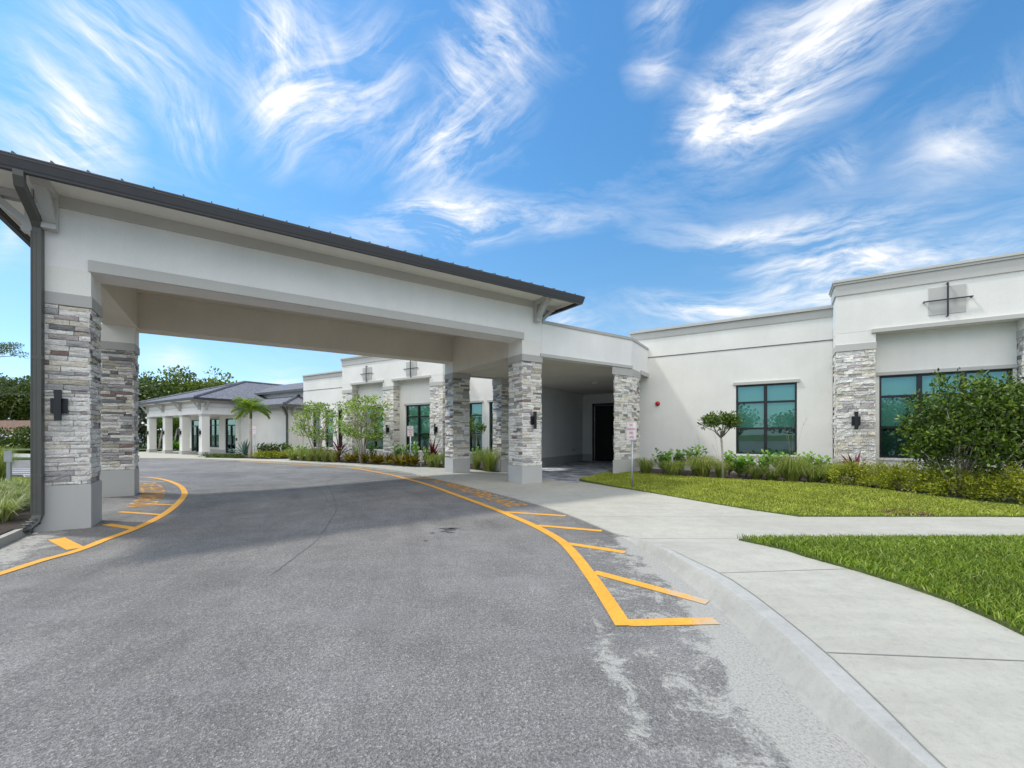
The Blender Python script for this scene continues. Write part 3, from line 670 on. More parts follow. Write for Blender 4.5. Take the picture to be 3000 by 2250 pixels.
mb.build('beam_trim',M['trim'],can,bevel=.006)
mb=MB(); mb.box(AL0+.01,AR1-.01,-.022,.011,4.985,5.172); mb.box(AR1,AR1+.022,-.022,5.06,4.985,5.172); mb.box(AL0-.022,AL0-.001,-.022,5.06,4.985,5.172); mb.build('frieze',M['trim'],can)
EA0,EA1,EB0,EB1=-9.90,1.36,-.82,5.86
mb=MB(); mb.box(EA0,EA1,EB0,EB1,5.173,5.20); mb.build('soffit',M['soffit'],can)
# roof: hip with standing seams
mb=MB(); x0,x1,y0,y1=EA0-.02,EA1+.02,EB0-.02,EB1+.02; zr=5.225; h=(y1-y0)/2; rise=h*.30; ym=(y0+y1)/2
V_=[(x0,y0,zr),(x1,y0,zr),(x1,y1,zr),(x0,y1,zr),(x0+h,ym,zr+rise),(x1-h,ym,zr+rise)]
mb.add(V_,[(0,1,5,4),(1,2,5),(2,3,4,5),(3,0,4),(3,2,1,0)])
roof=mb.build('roof',M['bronze'],can)
sm=MB(); a=x1-.14
while a>x0+.1:
    top=min((a-x0),(x1-a),h); 
    for sgn in (1,-1):
        ya=y0 if sgn>0 else y1
        sm.add([(a-.012,ya+.02*sgn,zr),(a+.012,ya+.02*sgn,zr),(a-.008,ya+.02*sgn,zr+.10),(a+.008,ya+.02*sgn,zr+.10),(a-.012,ya+top*sgn,zr+top*.3),(a+.012,ya+top*sgn,zr+top*.3),(a-.008,ya+top*sgn,zr+top*.3+.05),(a+.008,ya+top*sgn,zr+top*.3+.05)],[(0,1,3,2),(2,3,7,6),(4,6,7,5),(0,2,6,4),(1,5,7,3)])
    a-=.375
for hp in (((x0,y0),(x0+h,ym)),((x1,y0),(x1-h,ym)),((x0,y1),(x0+h,ym)),((x1,y1),(x1-h,ym))):
    p,q=hp; sm.tube([(p[0],p[1],zr+.02),(q[0],q[1],zr+rise+.03)],.045,6)
sm.tube([(x0+h,ym,zr+rise+.03),(x1-h,ym,zr+rise+.03)],.045,6)
sm.build('standing_seam',M['bronze'],roof)
# gutter: K-profile swept round the eaves
def gutter(parent,x0,x1,y0,y1,z0,z1,d=.11,segs='fblr',mat='gutter'):
    pr=[(0,z0),(-d*.62,z0),(-d*.66,z0+.028),(-d*.74,z0+.045),(-d*.95,z1-.055),(-d,z1-.045),(-d,z1),(-d*.88,z1),(-d*.88,z1-.02),(0,z1-.03)]
    mb=MB(); n=len(pr); C=[(x0,y0,-1,-1),(x1,y0,1,-1),(x1,y1,1,1),(x0,y1,-1,1)]
    v=[(cx-sx*o if True else 0,cy-sy*o,z) for cx,cy,sx,sy in C for o,z in pr]
    f=[]
    for i in range(4):
        if 'frbl'[i] in segs:
            j=(i+1)%4
            f+=[(i*n+k,j*n+k,j*n+(k+1)%n,i*n+(k+1)%n) for k in range(n)]
    mb.add(v,f); g=mb.build('gutter',M[mat],parent)
    l=MB(); e=d*1.0+.004
    for (xa,ya),(xb,yb) in (((x0-e,y0-e),(x1+e,y0-e)),((x1+e,y0-e),(x1+e,y1+e)),((x0-e,y0-e),(x0-e,y1+e))): l.box(min(xa,xb)-.004,max(xa,xb)+.004,min(ya,yb)-.004,max(ya,yb)+.004,z1-.012,z1+.004)
    l.build('gutter_lip',M['gutter_lip'],g)
gutter(can,EA0,EA1,EB0,EB1,5.035,5.235,.12)
# fascia board under roof edge
mb=MB()
for q in ((EA0,EA1,EB0-.0,EB0+.025),(EA0,EA1,EB1-.025,EB1),(EA0,EA0+.025,EB0+.026,EB1-.026),(EA1-.025,EA1,EB0+.026,EB1-.026)): mb.box(*q,5.06,5.172)
mb.build('fascia_board',M['gutter'],can)
mb=MB()
for q in ((EA0+.04,EA1-.04,EB0+.035,EB0+.055),(EA1-.06,EA1-.04,EB0+.06,EB1-.06),(EA0+.04,EA0+.06,EB0+.06,EB1-.06)): mb.box(*q,5.10,5.172)
mb.build('soffit_moulding',M['soffit'],can)
def bracket(parent,x,y,z,dx,dy,w=.17,r=.60,h=.58,mat='trim',name='bracket'):
    """timber-style eave bracket standing out from a wall along (dx,dy); z = soffit height"""
    mb=MB(); O=Vector((x,y,z)); D=Vector((dx,dy,0)); A=Vector((-dy,dx,0))*(w/2)
    def sl(pts,ws=1.0): mb.slab([O+D*p+Vector((0,0,q))-A*ws for p,q in pts],A*2*ws)
    sl([(0,0),(r*.92,0),(r,-.05),(r*.92,-.12),(0,-.12)])             # top arm
    sl([(0,-.121),(.11,-.121),(.11,-h+.08),(.15,-h+.05),(.15,-h-.02),(0,-h-.02)],.96)  # wall leg
    sl([(r*.86,-.122),(r*.86-.13,-.122),(.111,-h+.20),(.111,-h+.07)],.84)  # brace
    return mb.build(name,M[mat],parent)
for x,y,dx,dy in ((-9.07,-.023,0,-1),(.47,-.023,0,-1),(.723,.22,1,0),(.723,4.75,1,0),(-9.293,.22,-1,0),(-9.293,4.75,-1,0),(-9.07,5.06,0,1),(.47,5.06,0,1)):
    bracket(can,x,y,5.172,dx,dy)
# downspout
mb=MB(); X=-9.20
pts=[(X+.02,-.86,5.05),(X+.02,-.86,4.99),(X+.01,-.80,4.90),(X,-.20,4.68),(X,-.085,4.58),(X,-.085,4.40),(X,-.085,.16),(X-.02,-.11,.06),(X-.09,-.19,-.02),(X-.22,-.34,-.05)]
mb.tube(pts,.074,4,sm=False,sq=True); 
for i in range(3): mb.box(X-.066+i*.044,X-.052+i*.044,-.141,-.135,.2,4.5)
for z in (2.55,.75): mb.box(X-.058,X+.058,-.143,-.03,z,z+.035)
for i in range(4):
    mb.tube([(X-.02-.028*i,-.11-.036*i,.07-.03*i),(X-.026-.028*i,-.118-.036*i,.062-.03*i)],.079,4,sm=False,sq=True)
mb.build('downspout',M['spout'],can)
# ------------------------------------------------------------------ covered walkway between canopy and building
wk=thing('covered_walkway','flat-roofed white walkway joining canopy and main building','walkway',(CO[0],CO[1],0),AA)
Vc=(VV[0]*uA[0]+VV[1]*uA[1], VV[0]*uB[0]+VV[1]*uB[1])
def toC(x,y): dx,dy=x-CO[0],y-CO[1]; return (dx*uA[0]+dy*uA[1],dx*uB[0]+dy*uB[1])
def wof(a,b):
    x=CO[0]+a*uA[0]+b*uB[0]; y=CO[1]+a*uA[1]+b*uB[1]; return (x-WO[0])*VV[0]+(y-WO[1])*VV[1]
L1=-wof(4.55,0)            # length of the return to the wall
E1=(4.55+Vc[0]*L1,Vc[1]*L1)
dR=toC(*Fp(-4.84,0)); cL=toC(*Fp(-.64,0))
# rear line: b=5.04 until it meets the left wall line of the alcove
tt=[(a,abs((CO[0]+a*uA[0]+5.04*uB[0]-WO[0])*UU[0]+(CO[1]+a*uA[1]+5.04*uB[1]-WO[1])*UU[1]+4.84*S)) for a in [i*.01 for i in range(100,450)]]
ar=min(tt,key=lambda q:q[1])[0]
def wallstrip(name,P,Q,z0,z1,th,mat,parent,ext=0,inn=True,bev=0):
    P=Vector(P);Q=Vector(Q); d=(Q-P).normalized(); n=Vector((d.y,-d.x)); P=P-d*ext;Q=Q+d*ext
    a=P;b=Q
    poly=[tuple(a),tuple(b),tuple(b-n*th),tuple(a-n*th)]
    mb=MB(); mb.prism(poly,z0,z1); return mb.build(name,M[mat],parent,bevel=bev)
n1=Vector((0,-1)); 
wallpoly=[(.701,.0),(4.55,.0),E1,(E1[0]-.30,E1[1]+.1),(4.43,.28),(.701,.28)]
mb=MB(); mb.prism(wallpoly,3.63,4.585); mb.build('parapet_wall',M['wall2'],wk)
capf=[(.705,-.03),(4.562,-.03),(E1[0]+.028,E1[1]-.012),(E1[0]-.33,E1[1]+.1),(4.40,.31),(.705,.31)]
mb=MB(); mb.prism(capf,4.586,4.672); mb.build('coping',M['band'],wk)
lp=[(.63,-.04),(4.565,-.04),(4.55,.0),(.63,.0)]
mb=MB(); mb.prism(lp,3.622,3.718)
dv=Vector(Vc); pn=Vector((dv.y,-dv.x)); s_=Vector((4.55,0))+dv*1.05; e_=Vector((4.55,0))+dv*(L1-.0)
mb.prism([tuple(s_+pn*.04),tuple(e_+pn*.04),tuple(e_-pn*.2),tuple(s_-pn*.2)],3.55,3.70)
mb.build('lintel_trim',M['trim'],wk,bevel=.005)
rb=[(.701,4.76),(ar-.1,4.76),(dR[0],dR[1]),(dR[0]-.28,dR[1]+.2),(ar-.25,5.04),(.701,5.04)]
mb=MB(); mb.prism(rb,3.63,4.60); mb.build('parapet_wall',M['wall'],wk)
mb=MB(); mb.prism(offset([(.72,4.73),(ar-.1,4.73),(ar-.1,4.759),(.72,4.759)],.0),3.60,3.70); mb.build('lintel_trim',M['trim'],wk)
def FtoC(t,w): return toC(*Fp(t,w))
cpoly=[(.702,.281),(4.42,.281),(E1[0]-.31,E1[1]+.1),FtoC(-.64,.02),FtoC(-.64,5.56),FtoC(-4.84,5.56),FtoC(-4.84,.1),(ar-.3,4.75),(.702,4.75)]
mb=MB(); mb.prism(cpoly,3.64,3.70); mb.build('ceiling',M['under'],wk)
mb=MB(); mb.prism(cpoly,4.1,4.2); mb.build('flat_roof',M['cornice'],wk)
q1=(4.60+Vc[0]*.9,Vc[1]*.9); q2=(3.64+Vc[0]*.9,Vc[1]*.9)
post(wk,[(3.64,.0),(4.60,.0),q1,q2],-.15,.55,3.36,3.62,3.64,5,'stone',(3,1),smax=.36)
post(wk,[(2.10,4.36),(2.85,4.36),(2.85,5.02),(2.10,5.02)],-.3,.40,3.36,3.62,3.64,6,'stone_mix',(3,1))
for (a,b) in ((2.2,2.0),(1.1,3.3),(3.9,3.2)):
    mb=MB(); mb.tube([(a,b,3.641),(a,b,3.628)],[.085,.08],20); mb.build('downlight',M['soffit'],wk)
dl=toC(*((1743-CX)/FPX*18.3,18.3)); mb=MB(); mb.tube([(dl[0],dl[1],3.641),(dl[0],dl[1],3.60)],[.13,.12],20); mb.tube([(dl[0],dl[1],3.601),(dl[0],dl[1],3.59)],.09,20); mb.build('ceiling_lamp',M['whitepl'],wk)
# ------------------------------------------------------------------ main building (long wing left and right of the alcove)
bld=thing('school_building','long flat-parapet stucco building with stone pilasters and green-glass windows','building',(WO[0],WO[1],0),AU)
def BX(mb,t0,t1,w0,w1,z0,z1,m=0): mb.box(t0*S,t1*S,w0*S,w1*S,ZB(z0),ZB(z1),m)
def wall_holes(mb,t0,t1,w,z0,z1,holes,th=.28,m=0):
    ts=sorted({t0,t1,*[h[0] for h in holes],*[h[1] for h in holes]}); zs_=sorted({z0,z1,*[h[2] for h in holes],*[h[3] for h in holes]})
    for i in range(len(ts)-1):
        run=None
        for j in range(len(zs_)-1):
            c=((ts[i]+ts[i+1])/2,(zs_[j]+zs_[j+1])/2); hol=any(h[0]<c[0]<h[1] and h[2]<c[1]<h[3] for h in holes)
            if hol:
                if run is not None: BX(mb,ts[i],ts[i+1],w,w+th,run,zs_[j],m); run=None
            elif run is None: run=zs_[j]
        if run is not None: BX(mb,ts[i],ts[i+1],w,w+th,run,zs_[-1],m)
def window(parent,t0,t1,w,z0,z1,cols,rails=(.37,.745),shade=None,lint=True,lab=None,deep=.09):
    """frame with glass panes, a roller shade behind, a lintel above"""
    fw=.05; wf=w+deep
    fr=MB()
    BX(fr,t0,t0+fw,wf-.04,wf+.06,z0,z1); BX(fr,t1-fw,t1,wf-.04,wf+.06,z0,z1); BX(fr,t0+fw,t1-fw,wf-.04,wf+.06,z0,z0+fw); BX(fr,t0+fw,t1-fw,wf-.04,wf+.06,z1-fw,z1)
    n=cols
    for i in range(1,n):
        c=t0+(t1-t0)*i/n; BX(fr,c-.045,c+.045,wf-.045,wf+.058,z0+fw,z1-fw)
    zr=[z0+(z1-z0)*q for q in rails]
    for z in zr:
        for i in range(n):
            a=t0+(t1-t0)*i/n+(.045 if i else fw); b=t0+(t1-t0)*(i+1)/n-(.045 if i<n-1 else fw); BX(fr,a,b,wf-.035,wf+.05,z-.03,z+.03)
    f=fr.build('window',M['frame'],parent)
    if lab: f['label']=lab
    g=MB(); zz=[z0+fw]+zr+[z1-fw]
    for i in range(n):
        for j in range(len(zz)-1):
            a=t0+(t1-t0)*i/n+.02; b=t0+(t1-t0)*(i+1)/n-.02
            v=[(a*S,(wf+.012)*S,ZB(zz[j])),(b*S,(wf+.012)*S,ZB(zz[j])),(b*S,(wf+.012)*S,ZB(zz[j+1])),(a*S,(wf+.012)*S,ZB(zz[j+1]))]; g.add(v,[(0,1,2,3)])
    g.build('pane',M['glass'],f)
    s=MB(); sh=shade if shade is not None else rails[0]
    zb=z0+(z1-z0)*sh
    BX(s,t0+.03,t1-.03,wf+.13,wf+.14,zb,z1-.02,0); BX(s,t0+.03,t1-.03,wf+.13,wf+.14,z0+.02,zb,1); s.build('roller_shade',[M['blind'],M['screen']],f)
    if lint:
        l=MB(); BX(l,t0-.075,t1+.075,w-.05,w+.0,z1+.002,z1+.085); l.build('lintel',M['cornice'],f)
        l=MB(); BX(l,t0-.02,t1+.02,w-.035,w+.02,z0-.06,z0-.002); l.build('sill',M['wall'],f)
HI=-.80; RE=-.42
low=[(-21,-15.995),(-8.8,-4.84),(-.64,5.105),(9.35,15)]
winD=(.62,2.80); winC=(.785,2.925)
lw={0:[(-20.0,-19.25),(-18.74,-17.99),(-17.53,-16.80)],1:[(-7.95,-7.22),(-6.83,-6.10)],2:[(2.69,4.27)],3:[(10.5,12.1)]}
for k,(a,b) in enumerate(low):
    z0,z1=(winD if k<2 else winC)
    mb=MB(); wall_holes(mb,a,b,0,-.3,4.97,[(p,q,z0,z1) for p,q in lw[k]]); mb.build('wall',M['wall'],bld)
    for p,q in lw[k]: window(bld,p,q,0,z0,z1,2 if q-p>1 else 1)
    mb=MB(); BX(mb,a,b,-.028,-.001,4.71,4.94); mb.build('cornice_band',M['cornice'],bld)
    mb=MB(); BX(mb,a-.0,b,-.085,.35,4.942,5.0); BX(mb,a,b,-.062,.3,5.001,5.03); mb.build('coping',M['cornice'],bld)
    mb=MB(); BX(mb,a,b,-.010,-.001,4.045,4.075); mb.build('reveal_groove',M['seam'],bld)
    mb=MB(); BX(mb,a,b,-.022,-.001,-.35,.50); mb.build('base_band',M['plinth'],bld)
# raised sections: pilasters with recessed bays
def raised(t0,pil,bays,t1,wins,zw,cols,seed,stonem,det):
    mb=MB(); BX(mb,t0,t1,HI,.0,4.06,5.39); mb.build('upper_wall',M['wall'],bld)
    for i,(a,b) in enumerate(bays):
        mb=MB(); wz=[(wins[i][0],wins[i][1],zw[0],zw[1])] if wins[i] else []
        wall_holes(mb,a,b,RE,-.3,4.055,wz,.25); mb.build('bay_wall',M['wall'],bld)
        if wins[i]: window(bld,wins[i][0],wins[i][1],RE,zw[0],zw[1],cols[i])
        mb=MB(); BX(mb,a-.09,b+.09,HI-.06,HI+.0,3.985,4.085); mb.build('bay_lintel',M['cornice'],bld,bevel=.005)
        mb=MB(); BX(mb,a,b,HI,RE,4.0,4.055); mb.build('bay_soffit',M['wall'],bld)
        mb=MB(); BX(mb,a,b,RE-.02,RE-.001,-.3,.5); mb.build('base_band',M['plinth'],bld)
    for i,(a,b) in enumerate(pil):
        poly=[(a*S,HI*S),(b*S,HI*S),(b*S,-.01*S),(a*S,-.01*S)]
        o=post(bld,poly,ZB(-.3),ZB(.50),ZB(3.58),ZB(3.76),ZB(4.058),seed+i,stonem,det,faces=(0,1,3),name='pilaster',capm='cornice',ch=.085,smax=.42)
    mb=MB(); BX(mb,t0-.02,t1+.02,HI-.03,HI-.001,5.05,5.33); BX(mb,t0-.03,t0-.001,HI,.2,5.05,5.33); BX(mb,t1+.001,t1+.03,HI,.2,5.05,5.33); mb.build('cornice_band',M['cornice'],bld)
    mb=MB(); BX(mb,t0-.085,t1+.085,HI-.085,.25,5.392,5.425); BX(mb,t0-.06,t1+.06,HI-.06,.22,5.332,5.390); BX(mb,t0-.06,t1+.06,HI-.065,.22,5.426,5.46); mb.build('coping',M['cornice'],bld)
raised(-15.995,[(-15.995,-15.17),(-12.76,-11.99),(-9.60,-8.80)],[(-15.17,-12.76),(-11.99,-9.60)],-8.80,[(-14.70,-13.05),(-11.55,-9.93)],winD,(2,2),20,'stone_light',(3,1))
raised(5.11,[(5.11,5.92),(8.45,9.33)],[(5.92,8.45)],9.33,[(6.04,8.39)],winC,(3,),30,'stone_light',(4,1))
# body of the building behind the facade, roofs and alcove
mb=MB(); BX(mb,-21,-4.86,1.6,12,-.3,4.4); BX(mb,-.62,15,1.6,12,-.3,4.4); BX(mb,-4.86,-.62,7.4,12,-.3,3.7); mb.build('rear_block',M['wall'],bld)
mb=MB(); BX(mb,-21,-4.86,.28,1.6,4.3,4.4); BX(mb,-.62,15,.28,1.6,4.3,4.4); BX(mb,-15.9,-8.9,.0,.28,4.1,4.4); mb.build('flat_roof',M['cornice'],bld)
mb=MB(); BX(mb,-21,-20.8,.28,1.6,-.3,4.3); mb.build('end_wall',M['wall'],bld); mb=MB(); BX(mb,-5.1,-4.84,.28,5.55,-.3,3.66); mb.build('alcove_wall',M['inner'],bld); mb=MB(); BX(mb,-.64,-.40,.28,5.55,-.3,3.66); mb.build('alcove_wall',M['inner'],bld); mb=MB()
wall_holes(mb,-5.1,-.40,5.55,-.3,3.66,[(-4.26,-1.9,-.3,2.89)],.25); mb.build('alcove_wall',M['inner'],bld)
mb=MB(); BX(mb,-4.838,-4.82,.0,5.53,-.3,.37); BX(mb,-4.82,-4.26,5.53,5.548,-.3,.37); BX(mb,-.66,-.642,.0,5.53,-.3,.37); mb.build('alcove_base_band',M['plinth'],bld)
mb=MB(); BX(mb,-4.30,-4.20,5.52,5.60,-.2,2.93); BX(mb,-1.96,-1.86,5.52,5.60,-.2,2.93); BX(mb,-4.30,-1.86,5.50,5.60,2.86,2.96); BX(mb,-3.11,-3.05,5.57,5.63,-.2,2.86); dr=mb.build('entrance_door',M['frame'],bld)
mb=MB(); BX(mb,-4.2,-1.96,5.62,5.64,-.2,2.86); mb.build('door_glass',M['dark'],dr)
mb=MB(); BX(mb,-3.2,-3.16,5.50,5.53,.8,1.35); BX(mb,-3.0,-2.96,5.50,5.53,.8,1.35); mb.build('handle',M['galv'],dr)
# small fittings
def at_F(t,w,z): x,y=Fp(t,w); return (x,y,ZB(z))
o=MB(); o.tube([(0,0,0),(0,-.03,0)],.085,20); o.tube([(0,-.03,0),(0,-.07,0),(0,-.10,0),(0,-.115,0)],[.082,.075,.05,.012],20)
o=o.build('fire_bell',M['red'],None,at_F(.31,-.001,2.45),rot=(0,0,AU)); tag(o,'round red fire bell on the white wall right of the walkway','fire bell')
o=MB(); o.tube([(0,0,.0),(0,0,-.06)],.05,14); o.tube([(0,0,-.06),(0,0,-.09),(0,0,-.12),(0,0,-.135)],[.07,.068,.045,.01],16)
o=o.build('dome_camera',M['whitepl'],None,at_F(-4.68,5.40,3.50)); tag(o,'small white dome camera in the ceiling corner of the alcove','camera')
def hose(t,w,z,label,rz=AU,s=1.0):
    h=thing('hose_tap',label,'tap',at_F(t,w,z),rz,'wall taps'); a=MB(); a.tube([(0,0,0),(0,-.08*s,0),(0,-.11*s,-.05*s)],.018*s,8); a.build('spout',M['galv'],h); b=MB(); b.tube([(0,-.05*s,.03),(0,-.05*s,.045)],.04*s,12); b.tube([(0,-.05*s,0),(0,-.05*s,.03)],.008,6); b.build('handle',M['lampblack'],h)
hose(-4.815,4.2,.62,'small wall tap low on the dark alcove wall',AU+R(90),1.3)
def cross(t,w,z,sx,sz,label):
    c=thing('wall_cross',label,'wall ornament',at_F(t,w,z),AU,'cross ornaments on grey panels'); hx,hz=sx*S/2,sz*S/2
    p=MB(); p.box(-hx,hx,-.02,-.001,-hz,hz); p.build('backing_panel',M['cornice'],c,bevel=.004)
    off=.085; e=.11
    for n_,pts in (('crossbar',[(-hx-e,0,-.0),(hx+e,0,.0)]),('upright',[(0,0,-hz-e*.7),(0,0,hz+e*.7)])):
        b=MB()
        if n_=='crossbar':
            b.box(-hx-e,hx+e,-off-.014,-off+.014,-.015,.015); b.box(-hx-e,-hx-e+.035,-off+.014,-.001,-.012,.012); b.box(hx+e-.035,hx+e,-off+.014,-.001,-.012,.012)
        else:
            b.box(-.016,.016,-off-.0145,-off+.0145,-hz-e*.7,-.0155); b.box(-.016,.016,-off-.0145,-off+.0145,.0155,hz+e*.7); b.box(-.012,.012,-off+.015,-.001,-hz-e*.7,-hz-e*.7+.035); b.box(-.012,.012,-off+.015,-.001,hz+e*.7-.035,hz+e*.7)
        b.build(n_,M['redbar'],c)
cross(7.21,HI,4.60,.64,.66,'dark metal cross on a grey panel, high on the right wing')
cross(-13.93,HI,4.485,.70,.66,'dark metal cross on a grey panel above the left bay of the far wing')
cross(-10.75,HI,4.48,.70,.68,'dark metal cross partly hidden by the canopy beam')
# wall lamps
def wall_lamp(loc,rz,label,s=1.0):
    l=thing('wall_lamp',label,'wall lamp',loc,rz,'tall black wall lamps'); p=MB()
    p.box(-.10*s,.10*s,-.02*s-.015,-.0,-.125*s,.125*s); p.box(-.078*s,.078*s,-.032*s-.015,-.02*s-.015,-.10*s,.10*s); p.box(-.04*s,.04*s,-.05*s-.015,-.032*s-.015,-.055*s,.055*s); p.build('backplate',M['lampblack'],l)
    f=MB(); y0=-.015-.05*s; d=.05*s
    f.box(-.045*s,.045*s,y0-d,y0,.19*s,.255*s); f.box(-.04*s,.04*s,y0-d,y0,-.245*s,-.225*s)
    f.box(-.04*s,.04*s,y0-d,y0-d+.015*s,-.225*s,.19*s); f.box(-.04*s,-.025*s,y0-.012,y0,-.225*s,.19*s); f.box(.025*s,.04*s,y0-.012,y0,-.225*s,.19*s); f.build('housing',M['lampblack'],l)
    g=MB(); g.tube([(0,y0-.022*s,-.225*s),(0,y0-.022*s,.19*s)],.018*s,12); g.build('glass_tube',M['lampglass'],l)
def Cw(a,b,z): return (CO[0]+a*uA[0]+b*uB[0],CO[1]+a*uA[1]+b*uB[1],z)
wall_lamp(Cw(-8.985,-.01,1.845),AA,'black wall lamp on the front of the left post beside the downspout',.96)
wall_lamp(Cw(-9.28,.35,1.86),AA-R(90),'black wall lamp on the outer side of the left post, mostly hidden',.96)
wall_lamp(Cw(.375,-.01,1.79),AA,'black wall lamp on the right front canopy post',.96)
for t,l in ((5.52,'black wall lamp on the sunlit pilaster of the right wing'),(-12.38,'black wall lamp on the middle pilaster of the left wing'),(-9.2,'black wall lamp on the pilaster just left of the canopy rear post')):
    x,y=Fp(t,HI); wall_lamp((x-VV[0]*.0,y-VV[1]*.0,ZB(1.75 if t>0 else 1.62)),AU,l,1.0)
# ------------------------------------------------------------------ porch building at the far end
pb=thing('porch_building','low white building with hipped grey roof and columned porch','building',(WO[0],WO[1],0),AU)
ct=[-26.26,-29.2,-32.05,-35.0]
for i,t in enumerate(ct):
    a,b,c,d=t-.44,t,-3.4,-2.98
    mb=MB(); BX(mb,a,b,c,d,.30,2.55); o=mb.build('column',M['wall'],pb)
    mb=MB(); BX(mb,a-.03,b+.03,c-.03,d+.03,-.3,.30); mb.build('plinth',M['plinth'],o)
    mb=MB(); BX(mb,a-.03,b+.03,c-.03,d+.03,2.52,2.66); mb.build('capital',M['trim'],o)
mb=MB(); BX(mb,-35.44,-26.26,-3.4,-2.98,2.662,3.45); BX(mb,-26.68,-26.262,-2.979,-.9,2.662,3.45); BX(mb,-35.44,-35.0,-2.979,-.9,2.662,3.45); mb.build('porch_beam',M['wall2'],pb)
mb=MB(); BX(mb,-35.46,-26.24,-3.42,-3.401,3.10,3.12); BX(mb,-26.259,-26.24,-3.40,-.9,3.10,3.12); mb.build('beam_groove',M['trim'],pb)
mb=MB(); BX(mb,-35.46,-26.24,-3.43,-3.401,3.34,3.50); BX(mb,-26.259,-26.23,-3.40,-.9,3.34,3.50); mb.build('frieze',M['trim'],pb)
mb=MB(); BX(mb,-35.0,-26.7,-2.97,-.91,2.70,2.75); mb.build('porch_ceiling',M['soffit'],pb)
doors=[(-34.75,-33.15),(-29.15,-27.65)]; wn=(-31.7,-30.1)
mb=MB(); wall_holes(mb,-35.3,-21.05,-.9,-.3,3.05,[(doors[0][0],doors[0][1],-.3,2.50),(doors[1][0],doors[1][1],-.3,2.50),(wn[0],wn[1],.45,2.5)],.25); BX(mb,-21.3,-21.05,-.65,3,-.3,3.05); BX(mb,-35.3,-35.05,-.65,8,-.3,3.4); mb.build('wall',M['wall'],pb)
mb=MB(); BX(mb,-26.9,-21.04,-.93,-.901,2.86,3.05); BX(mb,-21.05,-21.02,-.93,.0,2.86,3.05); mb.build('frieze',M['trim'],pb)
mb=MB(); BX(mb,-35.3,-34.75,-.92,-.901,-.3,.3); BX(mb,-33.15,-29.15,-.92,-.901,-.3,.3); BX(mb,-27.65,-27.3,-.92,-.901,-.3,.3); mb.build('base_band',M['plinth'],pb)
mb=MB(); BX(mb,-27.3,-26.9,-1.05,-.902,-.3,2.66); mb.build('wall_pier',M['wall'],pb)
for a,b in doors:
    mb=MB(); BX(mb,a,a+.06,-.86,-.76,-.2,2.5); BX(mb,b-.06,b,-.86,-.76,-.2,2.5); BX(mb,a+.06,b-.06,-.86,-.76,2.42,2.5); BX(mb,a+.06,b-.06,-.86,-.76,1.98,2.06); c=(a+b)/2; BX(mb,c-.045,c+.045,-.87,-.75,-.2,1.98); BX(mb,a+.06,b-.06,-.86,-.76,-.2,.02)
    f=mb.build('door',M['frame'],pb); mb=MB(); BX(mb,a+.03,b-.03,-.81,-.80,-.2,2.45); mb.build('pane',M['glass'],f)
    mb=MB(); BX(mb,c+.06,c+.09,-.92,-.87,.75,1.25); BX(mb,c-.09,c-.06,-.92,-.87,.75,1.25); mb.build('handle',M['galv'],f)
window(pb,wn[0],wn[1],-.9,.45,2.5,2,(.40,.78),shade=.99)
mb=MB(); BX(mb,-35.0,-21.3,-.2,-.15,-.2,3.0); mb.build('dark_interior',M['dark'],pb)
def hipface(mb,pts,th=.03): mb.slab([(t*S,w*S,ZB(z)) for t,w,z in pts],(0,0,-th))
k=.345
mb=MB(); zE=3.62; e0,e1,f0=-35.95,-25.65,-4.0; rt=(e0+e1)/2; rw=f0+(e1-e0)/2; zt=zE+(e1-e0)/2*k
hipface(mb,[(e0,f0,zE),(e1,f0,zE),(rt,rw,zt)]); hipface(mb,[(e1,f0,zE),(e1,6,zE),(rt,6,zt),(rt,rw,zt)]); hipface(mb,[(e0,f0,zE),(rt,rw,zt),(rt,6,zt),(e0,6,zE)])
r1=mb.build('roof',M['shingle'],pb)
mb=MB()
for a_,b_ in (((e1,f0,zE),(rt,rw,zt)),((e0,f0,zE),(rt,rw,zt)),((rt,rw,zt),(rt,6,zt))):
    mb.tube([(q[0]*S,q[1]*S,ZB(q[2])+.03) for q in (a_,b_)],.09,5,sm=False)
mb.build('ridge_cap',M['shingle'],r1)
mb=MB(); w0=.3; z0=4.30; rwm=3.1; zm=z0+(rwm-w0)*k
hipface(mb,[(-31,w0,z0),(-20.0,w0,z0),(-20.0,rwm,zm),(-31,rwm,zm)]); hipface(mb,[(-31,rwm,zm),(-20,rwm,zm),(-20,6,z0),(-31,6,z0)]); mb.build('roof',M['shingle'],pb)
mb=MB(); BX(mb,-27.9,-20.0,w0-.06,w0+.0,z0-.16,z0-.02); mb.build('gutter',M['spout'],pb)
mb=MB(); BX(mb,-29,-20.2,w0+.35,w0+.5,3.2,z0-.02); mb.build('upper_wall',M['inner'],pb)
mb=MB(); zl=3.17; g0,g1,h0=-27.2,-20.45,-1.5
hipface(mb,[(g0,h0,zl),(g1,h0,zl),(g1-2.3,h0+2.3,zl+2.3*k),(g0,h0+2.3,zl+2.3*k)]); hipface(mb,[(g1,h0,zl),(g1,1.0,zl),(g1-2.3,1.0,zl+2.3*k),(g1-2.3,h0+2.3,zl+2.3*k)]); mb.build('roof',M['shingle'],pb)
mb=MB(); mb.tube([(g1*S,h0*S,ZB(zl)+.03),((g1-2.3)*S,(h0+2.3)*S,ZB(zl+2.3*k)+.03)],.09,5,sm=False); mb.build('ridge_cap',M['shingle'],pb)
mb=MB(); BX(mb,e0-.1,e1+.1,f0-.1,f0-.0,zE-.14,zE-.0); BX(mb,e1+.0,e1+.1,f0,1.0,zE-.14,zE); mb.build('gutter',M['gutter'],pb)
